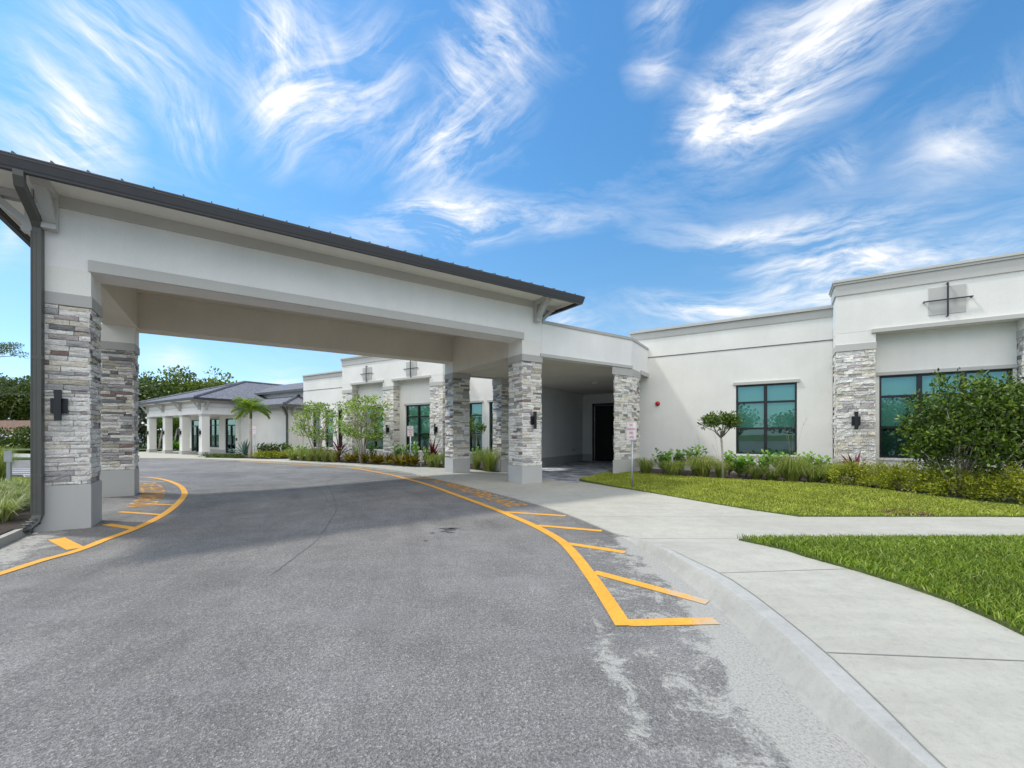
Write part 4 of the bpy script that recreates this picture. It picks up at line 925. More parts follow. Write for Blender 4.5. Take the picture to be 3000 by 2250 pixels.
mb=MB(); BX(mb,g0+1,g1+.09,h0-.09,h0,zl-.13,zl); BX(mb,g1,g1+.09,h0,.0,zl-.13,zl); mb.build('gutter',M['spout'],pb)
mb=MB(); BX(mb,e0,e1,f0,-3.43,3.505,3.53); BX(mb,-26.23,e1,-3.429,-.9,3.505,3.53); BX(mb,g0+1,g1,h0,-.93,3.055,3.08); BX(mb,-21.02,g1,-.93,.0,3.055,3.08); mb.build('soffit',M['soffit'],pb)
for t in (-26.45,-29.4,-32.25,-35.2): bracket(pb,t*S,-3.43*S,ZB(3.50),0,-1,.12,.55,.62)
for w in (-3.2,-1.25): bracket(pb,-26.23*S,w*S,ZB(3.50),1,0,.12,.50,.62)
bracket(pb,-21.2*S,-.93*S,ZB(3.05),0,-1,.10,.5,.55); bracket(pb,-21.02*S,-.7*S,ZB(3.05),1,0,.10,.45,.55)
mb=MB(); mb.tube([(-20.6*S,-1.5*S,ZB(3.0)),(-20.7*S,-1.3*S,ZB(2.85)),(-21.0*S,-1.02*S,ZB(2.6)),(-21.02*S,-1.0*S,ZB(.2))],.075,4,sm=False,sq=True); mb.build('downspout',M['spout'],pb)
for t,l in zip(ct,('rightmost porch column, nearest the palm','second porch column from the palm','third porch column from the palm','leftmost porch column, next to the stone post')):
    x,y=Fp(t-.22,-3.4); wall_lamp((x,y,ZB(1.50)),AU,'black wall lamp on the '+l,1.05)
hose(-26.0,-.9,.45,'wall tap beside the agave at the porch building'); hose(-22.0,-.9,.45,'wall tap above the green shrubs at the porch building')
x,y=Fp(-27.1,-1.06); mb=MB(); mb.box(-.06,.06,-.05,0,-.1,.1); o=mb.build('door_intercom',M['lampblack'],None,(x,y,ZB(1.05)),rot=(0,0,AU)); tag(o,'small black intercom beside the glass doors of the porch building','intercom')
# house with brown roof across the drive, far left
x,y=gnd(-60,1350); hb=thing('brown_roof_house','low house with brown tiled roof and white lean-to awning','house',(-74,60,0),0)
mb=MB(); mb.box(-15,15,0,9,-.5,1.75); mb.build('wall',M['inner'],hb)
mb=MB(); mb.slab([(-16,-1,1.6),(16,-1,1.6),(16,4.5,3.5),(-16,4.5,3.5)],(0,0,-.15)); mb.slab([(-16,4.5,3.5),(16,4.5,3.5),(16,10,1.6),(-16,10,1.6)],(0,0,-.15)); mb.build('roof',M['tile'],hb)
mb=MB(); mb.slab([(-16,-3.4,.75),(16,-3.4,.75),(16,-1.05,1.42),(-16,-1.05,1.42)],(0,0,-.05)); aw=mb.build('awning',M['whitepl'],hb)
mb=MB()
for i in range(34): x_=-14.8+i*.9; mb.slab([(x_,-3.4,.77),(x_+.14,-3.4,.77),(x_+.14,-1.05,1.44),(x_,-1.05,1.44)],(0,0,.05))
mb.build('awning_rib',M['bark'],aw)
# ------------------------------------------------------------------ signs, stakes, small street things
def sign(loc,rz,label,h0,h1,w=.305,post_r=.028):
    s=thing('no_parking_sign',label,'sign',loc,rz,'no parking fire lane signs'); p=MB(); p.tube([(0,0,-.2),(0,0,h0+.06)],post_r,10); p.build('pole',M['galv'],s)
    b=MB(); H=h1-h0; r=.03; P=[]
    for cx,cz,a0 in ((w/2-r,h1-r,0),(-w/2+r,h1-r,90),(-w/2+r,h0+r,180),(w/2-r,h0+r,270)):
        for k in range(4): a=R(a0+k*30); P.append((cx+r*math.cos(a),-.034,cz+r*math.sin(a)))
    b.slab(P,(0,.004,0)); pl=b.build('sign_plate',M['signwhite'],s)
    t=MB(); e=.012
    def ringbox(x0,x1,z0,z1,th): t.box(x0,x1,-.0365,-.0345,z1-th,z1); t.box(x0,x1,-.0365,-.0345,z0,z0+th); t.box(x0,x0+th,-.0365,-.0345,z0+th,z1-th); t.box(x1-th,x1,-.0365,-.0345,z0+th,z1-th)
    ringbox(-w/2+e,w/2-e,h0+e,h1-e,.004); t.build('border',M['signred'],pl)
    for i,(txt,sc) in enumerate((('NO',.085),('PARKING',.085),('FIRE',.085),('LANE',.085))):
        me=text_mesh(txt,1,.01); xs=[v.co.x for v in me.vertices]; ys=[v.co.y for v in me.vertices]; xa,xb,ya,yb=min(xs),max(xs),min(ys),max(ys); wd={'NO':.085,'PARKING':.245,'FIRE':.125,'LANE':.145}[txt]*w/.305; hh=.062*H/.457; zc=h1-H*(.16+.225*i)
        for v in me.vertices: v.co=((v.co.x-xa)/(xb-xa)*wd-wd/2,-.0375,zc+((v.co.y-ya)/(yb-ya)-.5)*hh)
        me.materials.append(M['signred']); me.name='lettering'; o=bpy.data.objects.new('lettering',me); COL.objects.link(o); o.parent=pl
    return s
sx,sy=gnd(1852,1424.5,zf=lambda x,y:.07); sign((sx,sy,.07),R(-52),'near NO PARKING FIRE LANE sign in front of the stone walkway post',1.18,1.64)
c=gnd(1203,1364,zf=zD); sign((c[0],c[1],G(*c)),R(-6),'NO PARKING FIRE LANE sign among shrubs before the left wing window',1.42,1.90,.30)
c=gnd(746,1342.5,zf=zD); sign((c[0],c[1],G(*c)),R(-20),'farthest NO PARKING FIRE LANE sign standing beside the palm trunk',1.5,2.0,.27)
for px,py,l in ((971,1352,'thin white stake in the grasses before the burgundy plant'),(1233,1366,'thin white stake in front of the croton hedge by the canopy'),(2116+295,1392,'thin white stake near the end of the right wing wall')):
    c=gnd(px,py,zf=zD if px<2000 else zbed); m=MB(); m.tube([(0,0,-.1),(0,0,.34 if px<2000 else .42)],.022,8); m.tube([(0,0,.34 if px<2000 else .42),(0,0,.37 if px<2000 else .45)],.03,8); o=m.build('sprinkler_riser',M['whitepl'],None,(c[0],c[1],(zD if px<2000 else zbed)(*c))); tag(o,l,'sprinkler','','') ; o['group']='white sprinkler risers'; 
    if 'kind' in o: del o['kind']
c=gnd(27,1432,zf=lambda x,y:G(x,y)+.13); m=MB(); z=G(*c)+.1
m.box(-.035,.035,-.035,.035,-.1,1.0); po=m.build('post',M['galv'],None,(c[0],c[1],z),rot=(0,0,.4)); po.name='short_post'; tag(po,'short grey steel post standing in the left island','post')
m=MB(); m.box(-.075,.075,-.05,-.036,.72,1.0); m.build('back_plate',M['galv'],po)
m=MB(); m.tube([(0,0,-.1),(0,0,.12),(0,-.05,.30),(0,-.2,.34),(0,-.25,.28)],.035,8); c=gnd(872,1345,zf=zD)
o=m.build('backflow_pipe',M['pipe'],None,(c[0]+.3,c[1]+1.0,G(*c)+.1),rot=(0,0,1.2)); tag(o,'bent grey pipe rising behind the grasses by the corner downspout','pipe')
# drain grate in the lawn
c=gnd(2640,1500,zf=zl1); gt=thing('drain_grate','rusty slotted drain grate sunk in the lawn','drain grate',(c[0],c[1],zl1(*c)-.012),R(-8)); gt.scale=(.85,.85,1); m=MB()
for i in range(9): m.box(-.36,.36,-.22+i*.053,-.195+i*.053,0,.02)
m.build('bars',M['rust'],gt); m=MB(); m.box(-.40,-.36,-.26,.26,-.01,.025); m.box(.36,.40,-.26,.26,-.01,.025); m.box(-.36,.36,-.26,-.225,-.01,.025); m.box(-.36,.36,.225+.02,.28,-.01,.025); m.build('rim',M['rust'],gt)
# ------------------------------------------------------------------ vegetation
def rdir(rg):
    z=rg.uniform(-1,1);a=rg.uniform(0,6.283);r=math.sqrt(1-z*z); return Vector((r*math.cos(a),r*math.sin(a),z))
def leafquad(mb,p,d,n,l,w,fold=.18,kind=0):
    """one pointed leaf starting at p, along d, normal n"""
    d=d.normalized(); s=d.cross(n)
    if s.length<1e-4: s=d.orthogonal()
    s.normalize(); n=s.cross(d)
    a=p; b=p+d*l*.5+s*w*.5+n*fold*w; c=p+d*l; e=p+d*l*.5-s*w*.5+n*fold*w
    if kind==0: mb.add([a,b,c,e],[(0,1,2,3)])
    else:
        m=p+d*l*.5-n*.0; b1=p+d*l*.28+s*w*.42; b2=p+d*l*.72+s*w*.42; e1=p+d*l*.28-s*w*.42; e2=p+d*l*.72-s*w*.42
        mb.add([a,b1,b2,c,e2,e1],[(0,1,2,3,4,5)])
def cluster(mb,c,r,n,l,w,rg,up=.35,kind=0):
    for _ in range(n):
        q=rdir(rg); k=rg.random()**.45; p=c+Vector((q.x*r[0],q.y*r[1],q.z*r[2]))*k
        d=(q+rdir(rg)*.9+Vector((0,0,up))); nn=(q*.6+rdir(rg)*.7+Vector((0,0,.6)))
        leafquad(mb,p,d,nn,l*rg.uniform(.6,1.2),w*rg.uniform(.7,1.2),.15,kind)
def crown(name,parent,c,R_,nc,cr,nl,l,w,mat,seed,flat=1.0,low=-.35,kind=0,branch=None,bmat='bark',hole=.0):
    """irregular crown: leaf clumps over an ellipsoid shell with gaps between; returns clump centres"""
    rg=random.Random(seed); mb=MB(); cs=[]
    for i in range(nc):
        q=rdir(rg)
        if q.z<low: q.z=-q.z*.4
        k=rg.uniform(.45,1.02); p=Vector(c)+Vector((q.x*R_[0],q.y*R_[1],q.z*R_[2]))*k; cs.append(p)
        rr=cr*rg.uniform(.6,1.3); cluster(mb,p,(rr,rr,rr*.75*flat),nl,l,w,rg,kind=kind)
    mb.build(name,M[mat],parent)
    return cs
def limbs(parent,base,cs,r0,mat,n=12,seed=1,name='branches',fork=.45):
    rg=random.Random(seed); mb=MB(); B=Vector(base)
    for p in rg.sample(cs,min(n,len(cs))):
        mid=B.lerp(p,fork)+rdir(rg)*.08*(p-B).length; mb.tube([B,B.lerp(mid,.5)+rdir(rg)*.03*(p-B).length,mid,mid.lerp(p,.6)+rdir(rg)*.04*(p-B).length,p],[r0,r0*.75,r0*.5,r0*.3,r0*.1],5)
    return mb.build(name,M[mat],parent)
def grassclump(name,label,loc,h,r,n,mat,seed,group=None,plumes=0,wd=.010,arch=.9,cat='grass clump'):
    rg=random.Random(seed); t=thing(name,label,cat,loc,0,group); mb=MB()
    for i in range(n):
        a=rg.uniform(0,6.283); b0=Vector((math.cos(a),math.sin(a),0)); p=b0*rg.uniform(0,r*.22); hh=h*rg.uniform(.55,1.1); out=r*rg.random()**.6*arch; w=wd*rg.uniform(.6,1.3); s=Vector((-b0.y,b0.x,0))*w/2
        P=[p,p+b0*out*.28+Vector((0,0,hh*.55)),p+b0*out*.68+Vector((0,0,hh*.92)),p+b0*out*1.15+Vector((0,0,hh*rg.uniform(.45,.95)))]
        V_=[]
        for j,q in enumerate(P): ww=(1,.9,.6,.12)[j]; V_+=[q-s*ww,q+s*ww]
        mb.add(V_,[(0,1,3,2),(2,3,5,4),(4,5,7,6)])
    mb.build('blades',M[mat],t)
    if plumes:
        pm=MB()
        for i in range(plumes):
            a=rg.uniform(0,6.283); d=Vector((math.cos(a),math.sin(a),0)); H=h*rg.uniform(1.7,2.6); o_=rg.uniform(.1,.5)
            P=[Vector((0,0,0)),d*o_*.3+Vector((0,0,H*.5)),d*o_*.7+Vector((0,0,H*.85)),d*o_+Vector((0,0,H))]
            pm.tube(P,[.003,.0025,.002,.0015],3,cap=False)
            for k in range(26):
                u=rg.uniform(.55,1); q=P[2].lerp(P[3],rg.uniform(-.6,1)); leafquad(pm,q,d*.4+rdir(rg)*.6+Vector((0,0,.8)),rdir(rg),.05,.004)
        pm.build('plume',M['plume'],t)
    return t
def clusia(label,loc,h,r,seed,mat='leafbright',group='green shrubs with round paddle leaves',stems=9):
    rg=random.Random(seed); t=thing('shrub',label,'shrub',loc,0,group); st=MB(); lf=MB()
    for i in range(stems):
        a=rg.uniform(0,6.283); d=Vector((math.cos(a),math.sin(a),0)); H=h*rg.uniform(.6,1.05); top=d*r*rg.uniform(.15,.9)+Vector((0,0,H)); st.tube([Vector((0,0,0)),top*.5+Vector((0,0,.05)),top],[.012,.009,.006],5)
        for k in range(12):
            u=.25+.75*k/11; p=top*u; aa=k*2.4; q=Vector((math.cos(aa),math.sin(aa),.55+rg.uniform(-.2,.5))); leafquad(lf,p,q,Vector((-q.x*.4,-q.y*.4,1))+rdir(rg)*.3,rg.uniform(.12,.18),rg.uniform(.08,.11),.1,1)
    st.build('stems',M['bark'],t); lf.build('leaves',M[mat],t); return t
def strap_plant(name,label,loc,h,n,mat,seed,wd=.06,spread=.7,group=None,stiff=.5,cat='plant',trunk=None):
    rg=random.Random(seed); t=thing(name,label,cat,loc,0,group); mb=MB()
    for i in range(n):
        a=rg.uniform(0,6.283); el=rg.uniform(.15,1.45); b0=Vector((math.cos(a),math.sin(a),0)); L=h*rg.uniform(.6,1.1); base=Vector((0,0,h*rg.uniform(.02,.35)))+b0*.03
        d=b0*math.cos(el)*spread*1.3+Vector((0,0,math.sin(el)+.15)); d.normalize(); s=Vector((-b0.y,b0.x,0)); V_=[]; p=base; dd=d.copy(); nn=6
        for j in range(nn+1):
            u=j/nn; w=wd*math.sin(math.pi*min(.98,.12+u*.88))*rg.uniform(.85,1.1)/2; V_+=[p-s*w,p+dd.cross(s)*w*.35,p+s*w]; p=p+dd*L/nn; dd=(dd+Vector((0,0,-(1-stiff)*.32))).normalized()
        F=[]
        for j in range(nn): k=j*3; F+=[(k,k+1,k+4,k+3),(k+1,k+2,k+5,k+4)]
        mb.add(V_,F)
    mb.build('leaves',M[mat],t)
    if trunk: b=MB(); b.tube([(0,0,-.05),(.01,0,h*.3)],[.035,.025],8); b.build('stem',M['bark'],t)
    return t
# --- bed along the right wing
def pl(px,py,zf): x,y=gnd(px,py,zf=zf); return (x,y,zf(x,y))
GC=[(1893,1390,.50,.42,220,0),(1972,1396,.46,.50,320,0),(2056,1399,.60,.60,460,2),(2112,1400,.50,.38,220,2),(2215,1404,.36,.42,240,0),(2262,1408,.32,.38,220,0),(2322,1412,.66,.58,460,4),(2385,1415,.40,.46,280,0),(2440,1419,.52,.50,320,2)]
lab=['small green grass clump at the foot of the walkway post','low arching grass clump under the red fire bell','wide arching grass clump left of the little round tree','grass clump tucked behind the stem of the little round tree','low dry grass clump before the big window','smallest dry grass clump below the window mullion','tall grass clump with feathery plumes below the window corner','low spreading grass clump right of the window','grass clump beside the sunlit stone pilaster']
for i,((px,py,h,r,n,plm),l) in enumerate(zip(GC,lab)): grassclump('ornamental_grass',l,pl(px,py,zbed),h*1.12,r*1.3,int(n*1.6),'reed',100+i,'grass clumps along the right wing',plm)
RC=[(1944,1388,.66,.30),(1990,1388,.62,.28),(2030,1389,.78,.34),(2136,1393,.60,.20),(2166,1398,.50,.24),(2186,1397,.50,.22),(2232,1396,.66,.34),(2290,1398,.58,.38),(2366,1401,.64,.36),(2402,1404,.54,.28)]
lab=['paddle-leaved shrub right of the smallest grass clump','paddle-leaved shrub second from the walkway post','tallest paddle-leaved shrub left of the little tree','slim paddle-leaved shrub just right of the little tree stem','squat paddle-leaved shrub with bare mulch before it','squat paddle-leaved shrub under the left window edge','rounded paddle-leaved shrub under the window mullion','wide paddle-leaved shrub behind the plumed grass','paddle-leaved shrub under the right window edge','paddle-leaved shrub nearest the pilaster']
for i,((px,py,h,r),l) in enumerate(zip(RC,lab)): clusia(l,pl(px,py,zbed),h*1.12,r*1.35,200+i,stems=14)
# little round tree
L=pl(2117,1402.5,zbed); tr=thing('small_tree','little round-headed tree on a thin bare stem before the white wall','tree',L)
m=MB(); m.tube([(0,0,-.05),(.01,0,.5),(-.03,.0,1.1),(-.06,0,1.35)],[.04,.034,.03,.026],8); m.build('trunk',M['barkpale'],tr)
cs=crown('crown',tr,(-.08,0,1.62),(.56,.5,.36),54,.14,26,.10,.045,'leafdark',5,low=-.25,kind=1); limbs(tr,(-.05,0,1.2),cs,.02,'bark',18,3)
rg=random.Random(3)
# big shrub in front of the right bay
L=(9.30,8.85,zbed(9.30,8.85)); bs=thing('big_shrub','big dense dark green shrub covering the right wing window','shrub',L)
cs=crown('leaves',bs,(.42,0,1.38),(1.30,.85,1.10),230,.23,62,.085,.042,'leafdark',11,low=-.8,kind=1)
m=MB(); rg=random.Random(8)
cs+=crown('leaves',bs,(1.25,.1,1.45),(.95,.8,1.12),150,.23,60,.085,.042,'leafdark',12,low=-.8,kind=1)
for i in range(14): # leaders reaching out of the top
    p=Vector((rg.uniform(-.6,1.9),rg.uniform(-.3,.3),rg.uniform(2.25,2.5))); cluster(m,p,(.10,.10,.20),26,.08,.04,rg,up=.9,kind=1)
m.build('leaves',M['leafdark'],bs); limbs(bs,(0.1,0,.02),cs,.035,'barkpale',46,9,fork=.35)
# pittosporum hedge plants, yellow-green
H=[(2520,1432,.55,.42),(2610,1441,.50,.40),(2695,1450,.62,.46),(2770,1459,.55,.42),(2850,1468,.58,.46),(2925,1476,.60,.42),(3000,1484,.66,.46),(3090,1494,.6,.45)]
lab=['first low yellow-green bush, beside the pilaster foot','second low yellow-green bush, under the dark window','third low yellow-green bush, at the left edge of the big shrub','fourth low yellow-green bush in the row','fifth low yellow-green bush, before the big shrub stems','sixth low yellow-green bush in the row','seventh low yellow-green bush at the right edge','last low yellow-green bush cut by the frame edge']
for i,((px,py,h,r),l) in enumerate(zip(H,lab)):
    L=pl(px,py,zbed); L=(L[0]+.10,L[1]+.40,L[2]); t=thing('bush',l,'bush',L,0,'low yellow-green bushes in a row')
    cs=crown('leaves',t,(0,0,h*.55),(r*1.15,r,h*.62),62,.13,44,.055,.024,'leafyellow',300+i,low=-.9); limbs(t,(0,0,0),cs,.010,'bark',14,i)
    t2=MB()
L=pl(2555,1424,zbed); strap_plant('cordyline','burgundy-leaved plant at the foot of the sunlit pilaster','plant' if False else (L[0]-.25,L[1]+.55,L[2]),.62,34,'redleaf',41,.07,.9,stiff=.45) if False else strap_plant('cordyline','burgundy strap-leaved plant at the foot of the sunlit pilaster',(L[0]-.15,L[1]+.35,L[2]),.72,36,'redleaf',41,.075,.9,stiff=.45)
rg=random.Random(77)
for i in range(7):
    L=pl(2590+i*62,1421+i*8.5,zbed); t=grassclump('ornamental_grass',['wispy pale grass tuft behind the first bush','wispy grass tuft behind the second bush','wispy grass tuft left of the big shrub stems','wispy grass tuft among the big shrub stems','wispy grass tuft behind the fifth bush','wispy grass tuft behind the sixth bush','wispy grass tuft at the frame edge'][i],(L[0]+.3,L[1]+.9,L[2]),.5,.4,130,'reed',500+i,'wispy grass tufts behind the bushes')
# --- bed along the left wing
def zd(x,y): return zD(x,y)
GL=[(858,1347,.6),(884,1348.5,.62),(908,1350,.6),(932,1350.5,.66),(954,1352,.6),(978,1353,.58)]
lab=['first','second','third','fourth','fifth','sixth']
for i,(px,py,h) in enumerate(GL): grassclump('ornamental_grass','arching green grass clump, %s from the corner downspout'%lab[i],pl(px,py,zd),h*1.1,.62,240,'reed',600+i,'grass clumps before the far wing',1,.018)
for i,(px,py,h,r,l) in enumerate([(1262,1367,.62,.5,'grass clump below the right burgundy plant'),(1281,1368,.55,.45,'grass clump under the rightmost far pilaster'),(1304,1369,.72,.42,'upright grass clump just left of the rear canopy post'),(1432,1379,.95,.95,'large arching grass clump between the two rear posts'),(1395,1374,.75,.45,'grass clump just right of the rear canopy post')]): grassclump('ornamental_grass',l,pl(px,py,zd),h,r,380 if r>.6 else 220,'reed',620+i,'grass clumps near the canopy rear posts',3 if r>.6 else 0,.014)
for (px,py,h,l,s) in ((995,1352,1.35,'tall burgundy plant left of the first far pilaster',51),(1266,1362,1.05,'burgundy plant right of the far NO PARKING sign',52)): strap_plant('cordyline',l,pl(px,py,zd),h,30,'redleaf',s,.085,.75,'burgundy plants before the far wing',.62,trunk=True)
CR=[(1020,1354.5),(1036,1355.5),(1070,1357.5),(1096,1358.5),(1112,1360),(1140,1361),(1165,1363),(1180,1364),(1199,1365),(1214,1366)]
nm=['first','second','third','fourth','fifth','sixth','seventh','eighth','ninth','tenth']
for i,(px,py) in enumerate(CR): strap_plant('croton','yellow and orange croton, %s from the left along the kerb'%nm[i],pl(px,py,zd),.50,44,'croton',700+i,.10,.85,'yellow and orange crotons',.75)
GS=[(1050,1352,.8,.5,'green shrub left of the myrtle stems'),(1090,1354,.95,.5,'green shrub right of the myrtle stems'),(1166,1358,1.0,.5,'green shrub at the left of the far window'),(1186,1359,.9,.45,'green shrub just left of the far sign pole'),(1222,1361,1.0,.5,'green shrub just right of the far sign pole'),(1244,1362,.85,.45,'green shrub before the right burgundy plant'),(1404,1372,.85,.4,'green shrub behind the large arching grass'),(895,1345,.85,.5,'green shrub behind the grasses at the first myrtle'),(950,1347,.8,.5,'green shrub under the narrow far windows'),(868,1344,.7,.45,'green shrub by the corner downspout')]
for i,(px,py,h,r,l) in enumerate(GS): clusia(l,pl(px,py,zd),h,r,720+i,'leafbright','green shrubs before the far wing',9)
for i,px in enumerate(range(762,860,13)):
    clusia('dark green shrub, %s from the palm along the blank wall'%nm[i],pl(px,1340.5,zD),.85,.5,760+i,'leafmid','dark shrubs before the blank wall',9)
for i,px in enumerate(range(770,850,16)):
    L=pl(px,1343,zD); t=thing('ground_cover_plant','low bright green plant, %s from the far sign'%nm[i],'plant',L,0,'low bright plants before the blank wall'); crown('leaves',t,(0,0,.18),(.6,.3,.2),18,.14,22,.12,.06,'leafyellow',780+i,low=-.3)
# multi-stem myrtle trees
def myrtle(label,loc,h,stems,R_,seed,n=90,mat='leafmyrtle'):
    rg=random.Random(seed); t=thing('multi_stem_tree',label,'tree',loc,0,'slender multi-stem trees before the far wing'); tops=[]; m=MB()
    for i in range(stems):
        a=i/stems*6.283+rg.uniform(-.3,.3); d=Vector((math.cos(a),math.sin(a),0)); o_=rg.uniform(.25,.75)*R_[0]; top=d*o_+Vector((0,0,h*rg.uniform(.72,.9)))
        m.tube([d*.10,d*o_*.22+Vector((0,0,h*.22)),d*o_*.5+Vector((0,0,h*.48))+rdir(rg)*.05,top],[.045,.036,.026,.010],7); tops.append((d*o_*.45+Vector((0,0,h*.42)),top))
    m.build('trunk',M['barkpale'],t)
    cs=[]; mb=MB()
    for i in range(n):
        q=rdir(rg); z=rg.uniform(.36,1.0); wr=math.sin(math.pi*min(1,(z-.30)/.78))**.6
        p=Vector((q.x*R_[0]*wr*rg.uniform(.3,1.05),q.y*R_[1]*wr,h*z)); cs.append(p); cluster(mb,p,(.21,.21,.14),21,.13,.065,rg,up=.2,kind=1)
    mb.build('crown',M[mat],t)
    b=MB()
    for p in cs[::2]:
        s_,e_=min(tops,key=lambda k:(k[1]-p).length+(k[0]-p).length); q=s_.lerp(e_,rg.uniform(.1,.8))
        b.tube([q,q.lerp(p,.5)+rdir(rg)*.06,p],[.012,.008,.004],4)
    b.build('twigs',M['barkpale'],t)
myrtle('open multi-stem tree before the narrow far windows',pl(928,1349,zd),3.05,6,(1.5,1.1),61,100)
myrtle('taller multi-stem tree between the first two far pilasters',pl(1063,1356,zd),3.25,7,(1.65,1.1),62,150)
L=pl(1400,1368,zd); st=thing('small_tree','small leafy tree seen between the two rear stone posts','tree',(L[0]-.1,L[1]+.3,L[2])); m=MB(); m.tube([(0,0,-.1),(.02,0,.8),(0,0,1.4)],[.03,.025,.02],7); m.build('trunk',M['barkpale'],st)
cs=crown('crown',st,(-.12,0,1.72),(.62,.45,.55),36,.17,20,.13,.055,'leafmid',64,kind=1); limbs(st,(0,0,1.2),cs,.018,'bark',12,4)
# palm
L=pl(733,1340.5,zD); pm=thing('palm_tree','young palm with arching fronds before the porch building','palm',L); H=2.95
m=MB(); m.tube([(0,0,-.1),(.0,0,.3),(.02,0,1.2),(.03,0,2.1),(.04,0,H-.55)],[.16,.12,.085,.07,.06],10); m.build('trunk',M['barkpale'],pm)
m=MB(); m.tube([(.04,0,H-.56),(.04,0,H-.2),(.04,0,H+.08)],[.075,.07,.03],8); m.build('crown_shaft',M['leafmid'],pm)
def frond(parent,a,el,L_,seed,z):
    rg=random.Random(seed); d=Vector((math.cos(a),math.sin(a),0)); p=Vector((.04,0,z)); di=(d*math.cos(el)+Vector((0,0,math.sin(el)))).normalized(); P=[p.copy()]; n=14
    for i in range(n): p=p+di*L_/n; P.append(p.copy()); di=(di+Vector((0,0,-.14))).normalized()
    mb=MB(); mb.tube(P,[.016-.0009*i for i in range(n+1)],4); s=Vector((-d.y,d.x,0))
    for i in range(1,n):
        for u in (0,.25,.5,.75):
            q=P[i].lerp(P[i+1],u); ll=.48*math.sin(math.pi*(.12+.8*(i+u)/n))+.06; t_=(P[i+1]-P[i]).normalized()
            for sg in (-1,1): leafquad(mb,q,s*sg*1.0+t_*.65+Vector((0,0,rg.uniform(-.55,.25))),Vector((0,0,1)),ll*rg.uniform(.85,1.1),.042,.1)
    mb.build('frond',M['palmleaf'],parent)
for i,(a,el) in enumerate([(2.9,1.05),(3.4,.75),(2.3,.8),(.1,.95),(-.25,.7),(.6,.75),(1.5,1.25),(4.6,1.1),(5.3,.7),(3.9,1.2),(1.1,.6),(2.6,.5),(3.1,.35),(.3,.4),(-.6,1.0),(2.0,1.3),(3.6,1.25)]): frond(pm,a,el,1.22,900+i,H-.05)
L=pl(716,1340.5,zD); strap_plant('agave','blue-grey agave with stiff pointed leaves beside the palm',L,.95,34,'agave',91,.11,.95,None,.92)
rg=random.Random(5)
for i in range(8):
    L=pl(604+i*14,1339+ (i*.35),zD); t=thing('ground_cover_plant','small dark ground plant, %s from the corner porch column'%nm[i],'plant',L,0,'small dark plants edging the porch'); crown('leaves',t,(0,0,.08),(.5,.25,.10),12,.10,16,.10,.04,'leafdark',950+i,low=-.2)
# --- left island plants
def zi(x,y): return G(x,y)+.13
LI=[(-12,1502,.42),(30,1497,.40),(66,1486,.34),(8,1528,.36),(-40,1520,.4),(50,1462,.36),(5,1466,.42),(-30,1480,.44),(-70,1500,.45)]
lab=['front middle pale striped grass tuft on the mulch','pale striped grass tuft right of the front middle one','pale striped grass tuft closest to the downspout','lowest pale striped grass tuft nearest the kerb','pale striped grass tuft at the frame edge','rear pale striped tuft beside the steel post','rear pale striped tuft left of the steel post','upper pale striped tuft by the frame edge','outermost pale striped grass tuft, mostly out of frame']
for i,((px,py,h),l) in enumerate(zip(LI,lab)): grassclump('liriope',l,pl(px,py,zi),h*1.1,.42,300,'liriope',1000+i,'pale striped grass tufts on the left island',0,.012,1.1)
L=pl(-10,1418,zi); grassclump('ornamental_grass','tall wispy grass behind the left island tufts',L,1.1,.7,320,'reed',1020,None,5,.012)
# --- trees
def tree(name,label,loc,h,R_,seed,mat='leaftree',nc=110,nl=34,l=.30,w=.16,cr=.9,group='trees beyond the buildings',tr=.25,flat=.8,forks=4,low=-.25,cz=None):
    rg=random.Random(seed); t=thing(name,label,'tree',loc,0,group); c=(0,0,cz if cz else h-R_[2]*.95); m=MB()
    f=h*.28; m.tube([(0,0,-.3),(rg.uniform(-.1,.1),rg.uniform(-.1,.1),f*.5),(rg.uniform(-.2,.2),0,f)],[tr,tr*.8,tr*.65],9); m.build('trunk',M['bark'],t)
    cs=crown('crown',t,c,R_,nc,cr,nl,l,w,mat,seed,flat=flat,low=low,kind=1); limbs(t,(0,0,f*.95),cs,tr*.45,'bark',26,seed,fork=.4); return t
def P2(px,Y): return ((px-CX)/FPX*Y,Y)
TR=[(560,52,9.8,(6.5,4,3.2),'leaftree2','broad sunlit tree crown behind the porch roof'),(455,50,8.2,(5,4,3.0),'leaftree','darker tree left of the broad sunlit crown'),(640,60,9.0,(5,4,2.8),'leaftree2','yellowish tree at the right end behind the porch roof'),(395,44,7.2,(3.2,3,2.8),'leaftree','dark tree seen past the left edge of the porch'),(500,47,6.6,(3.5,3,2.6),'leaftree','low tree seen between the porch columns'),(330,46,8.0,(4,3,3.2),'leaftree','tree hidden mostly by the left rear stone post'),(230,50,7.0,(4,3,3.0),'leaftree','tree behind the two left stone posts')]
for i,(px,Y,h,R_,mt,l) in enumerate(TR):
    x,y=P2(px,Y); tree('broadleaf_tree',l,(x,y,-.2),h,R_,1100+i,mt,120,36,.34,.19,.85)
for i,(px,Y,h,R_,l) in enumerate([(5,74,10.4,(7.5,4,5.0),'dense dark tree above the brown-roofed house'),(64,78,12.0,(6.5,4,5.0),'tall tree right of the dense dark one'),(-110,72,13,(7,5,5),'tree at the far left frame edge'),(140,76,11,(6,4.5,4),'distant tree just behind the downspout')]):
    x,y=P2(px,Y); tree('broadleaf_tree',l,(x,y,-.2),h,R_,1150+i,'leaftree',240,46,.46,.25,1.25,'trees on the far left',low=-.7)
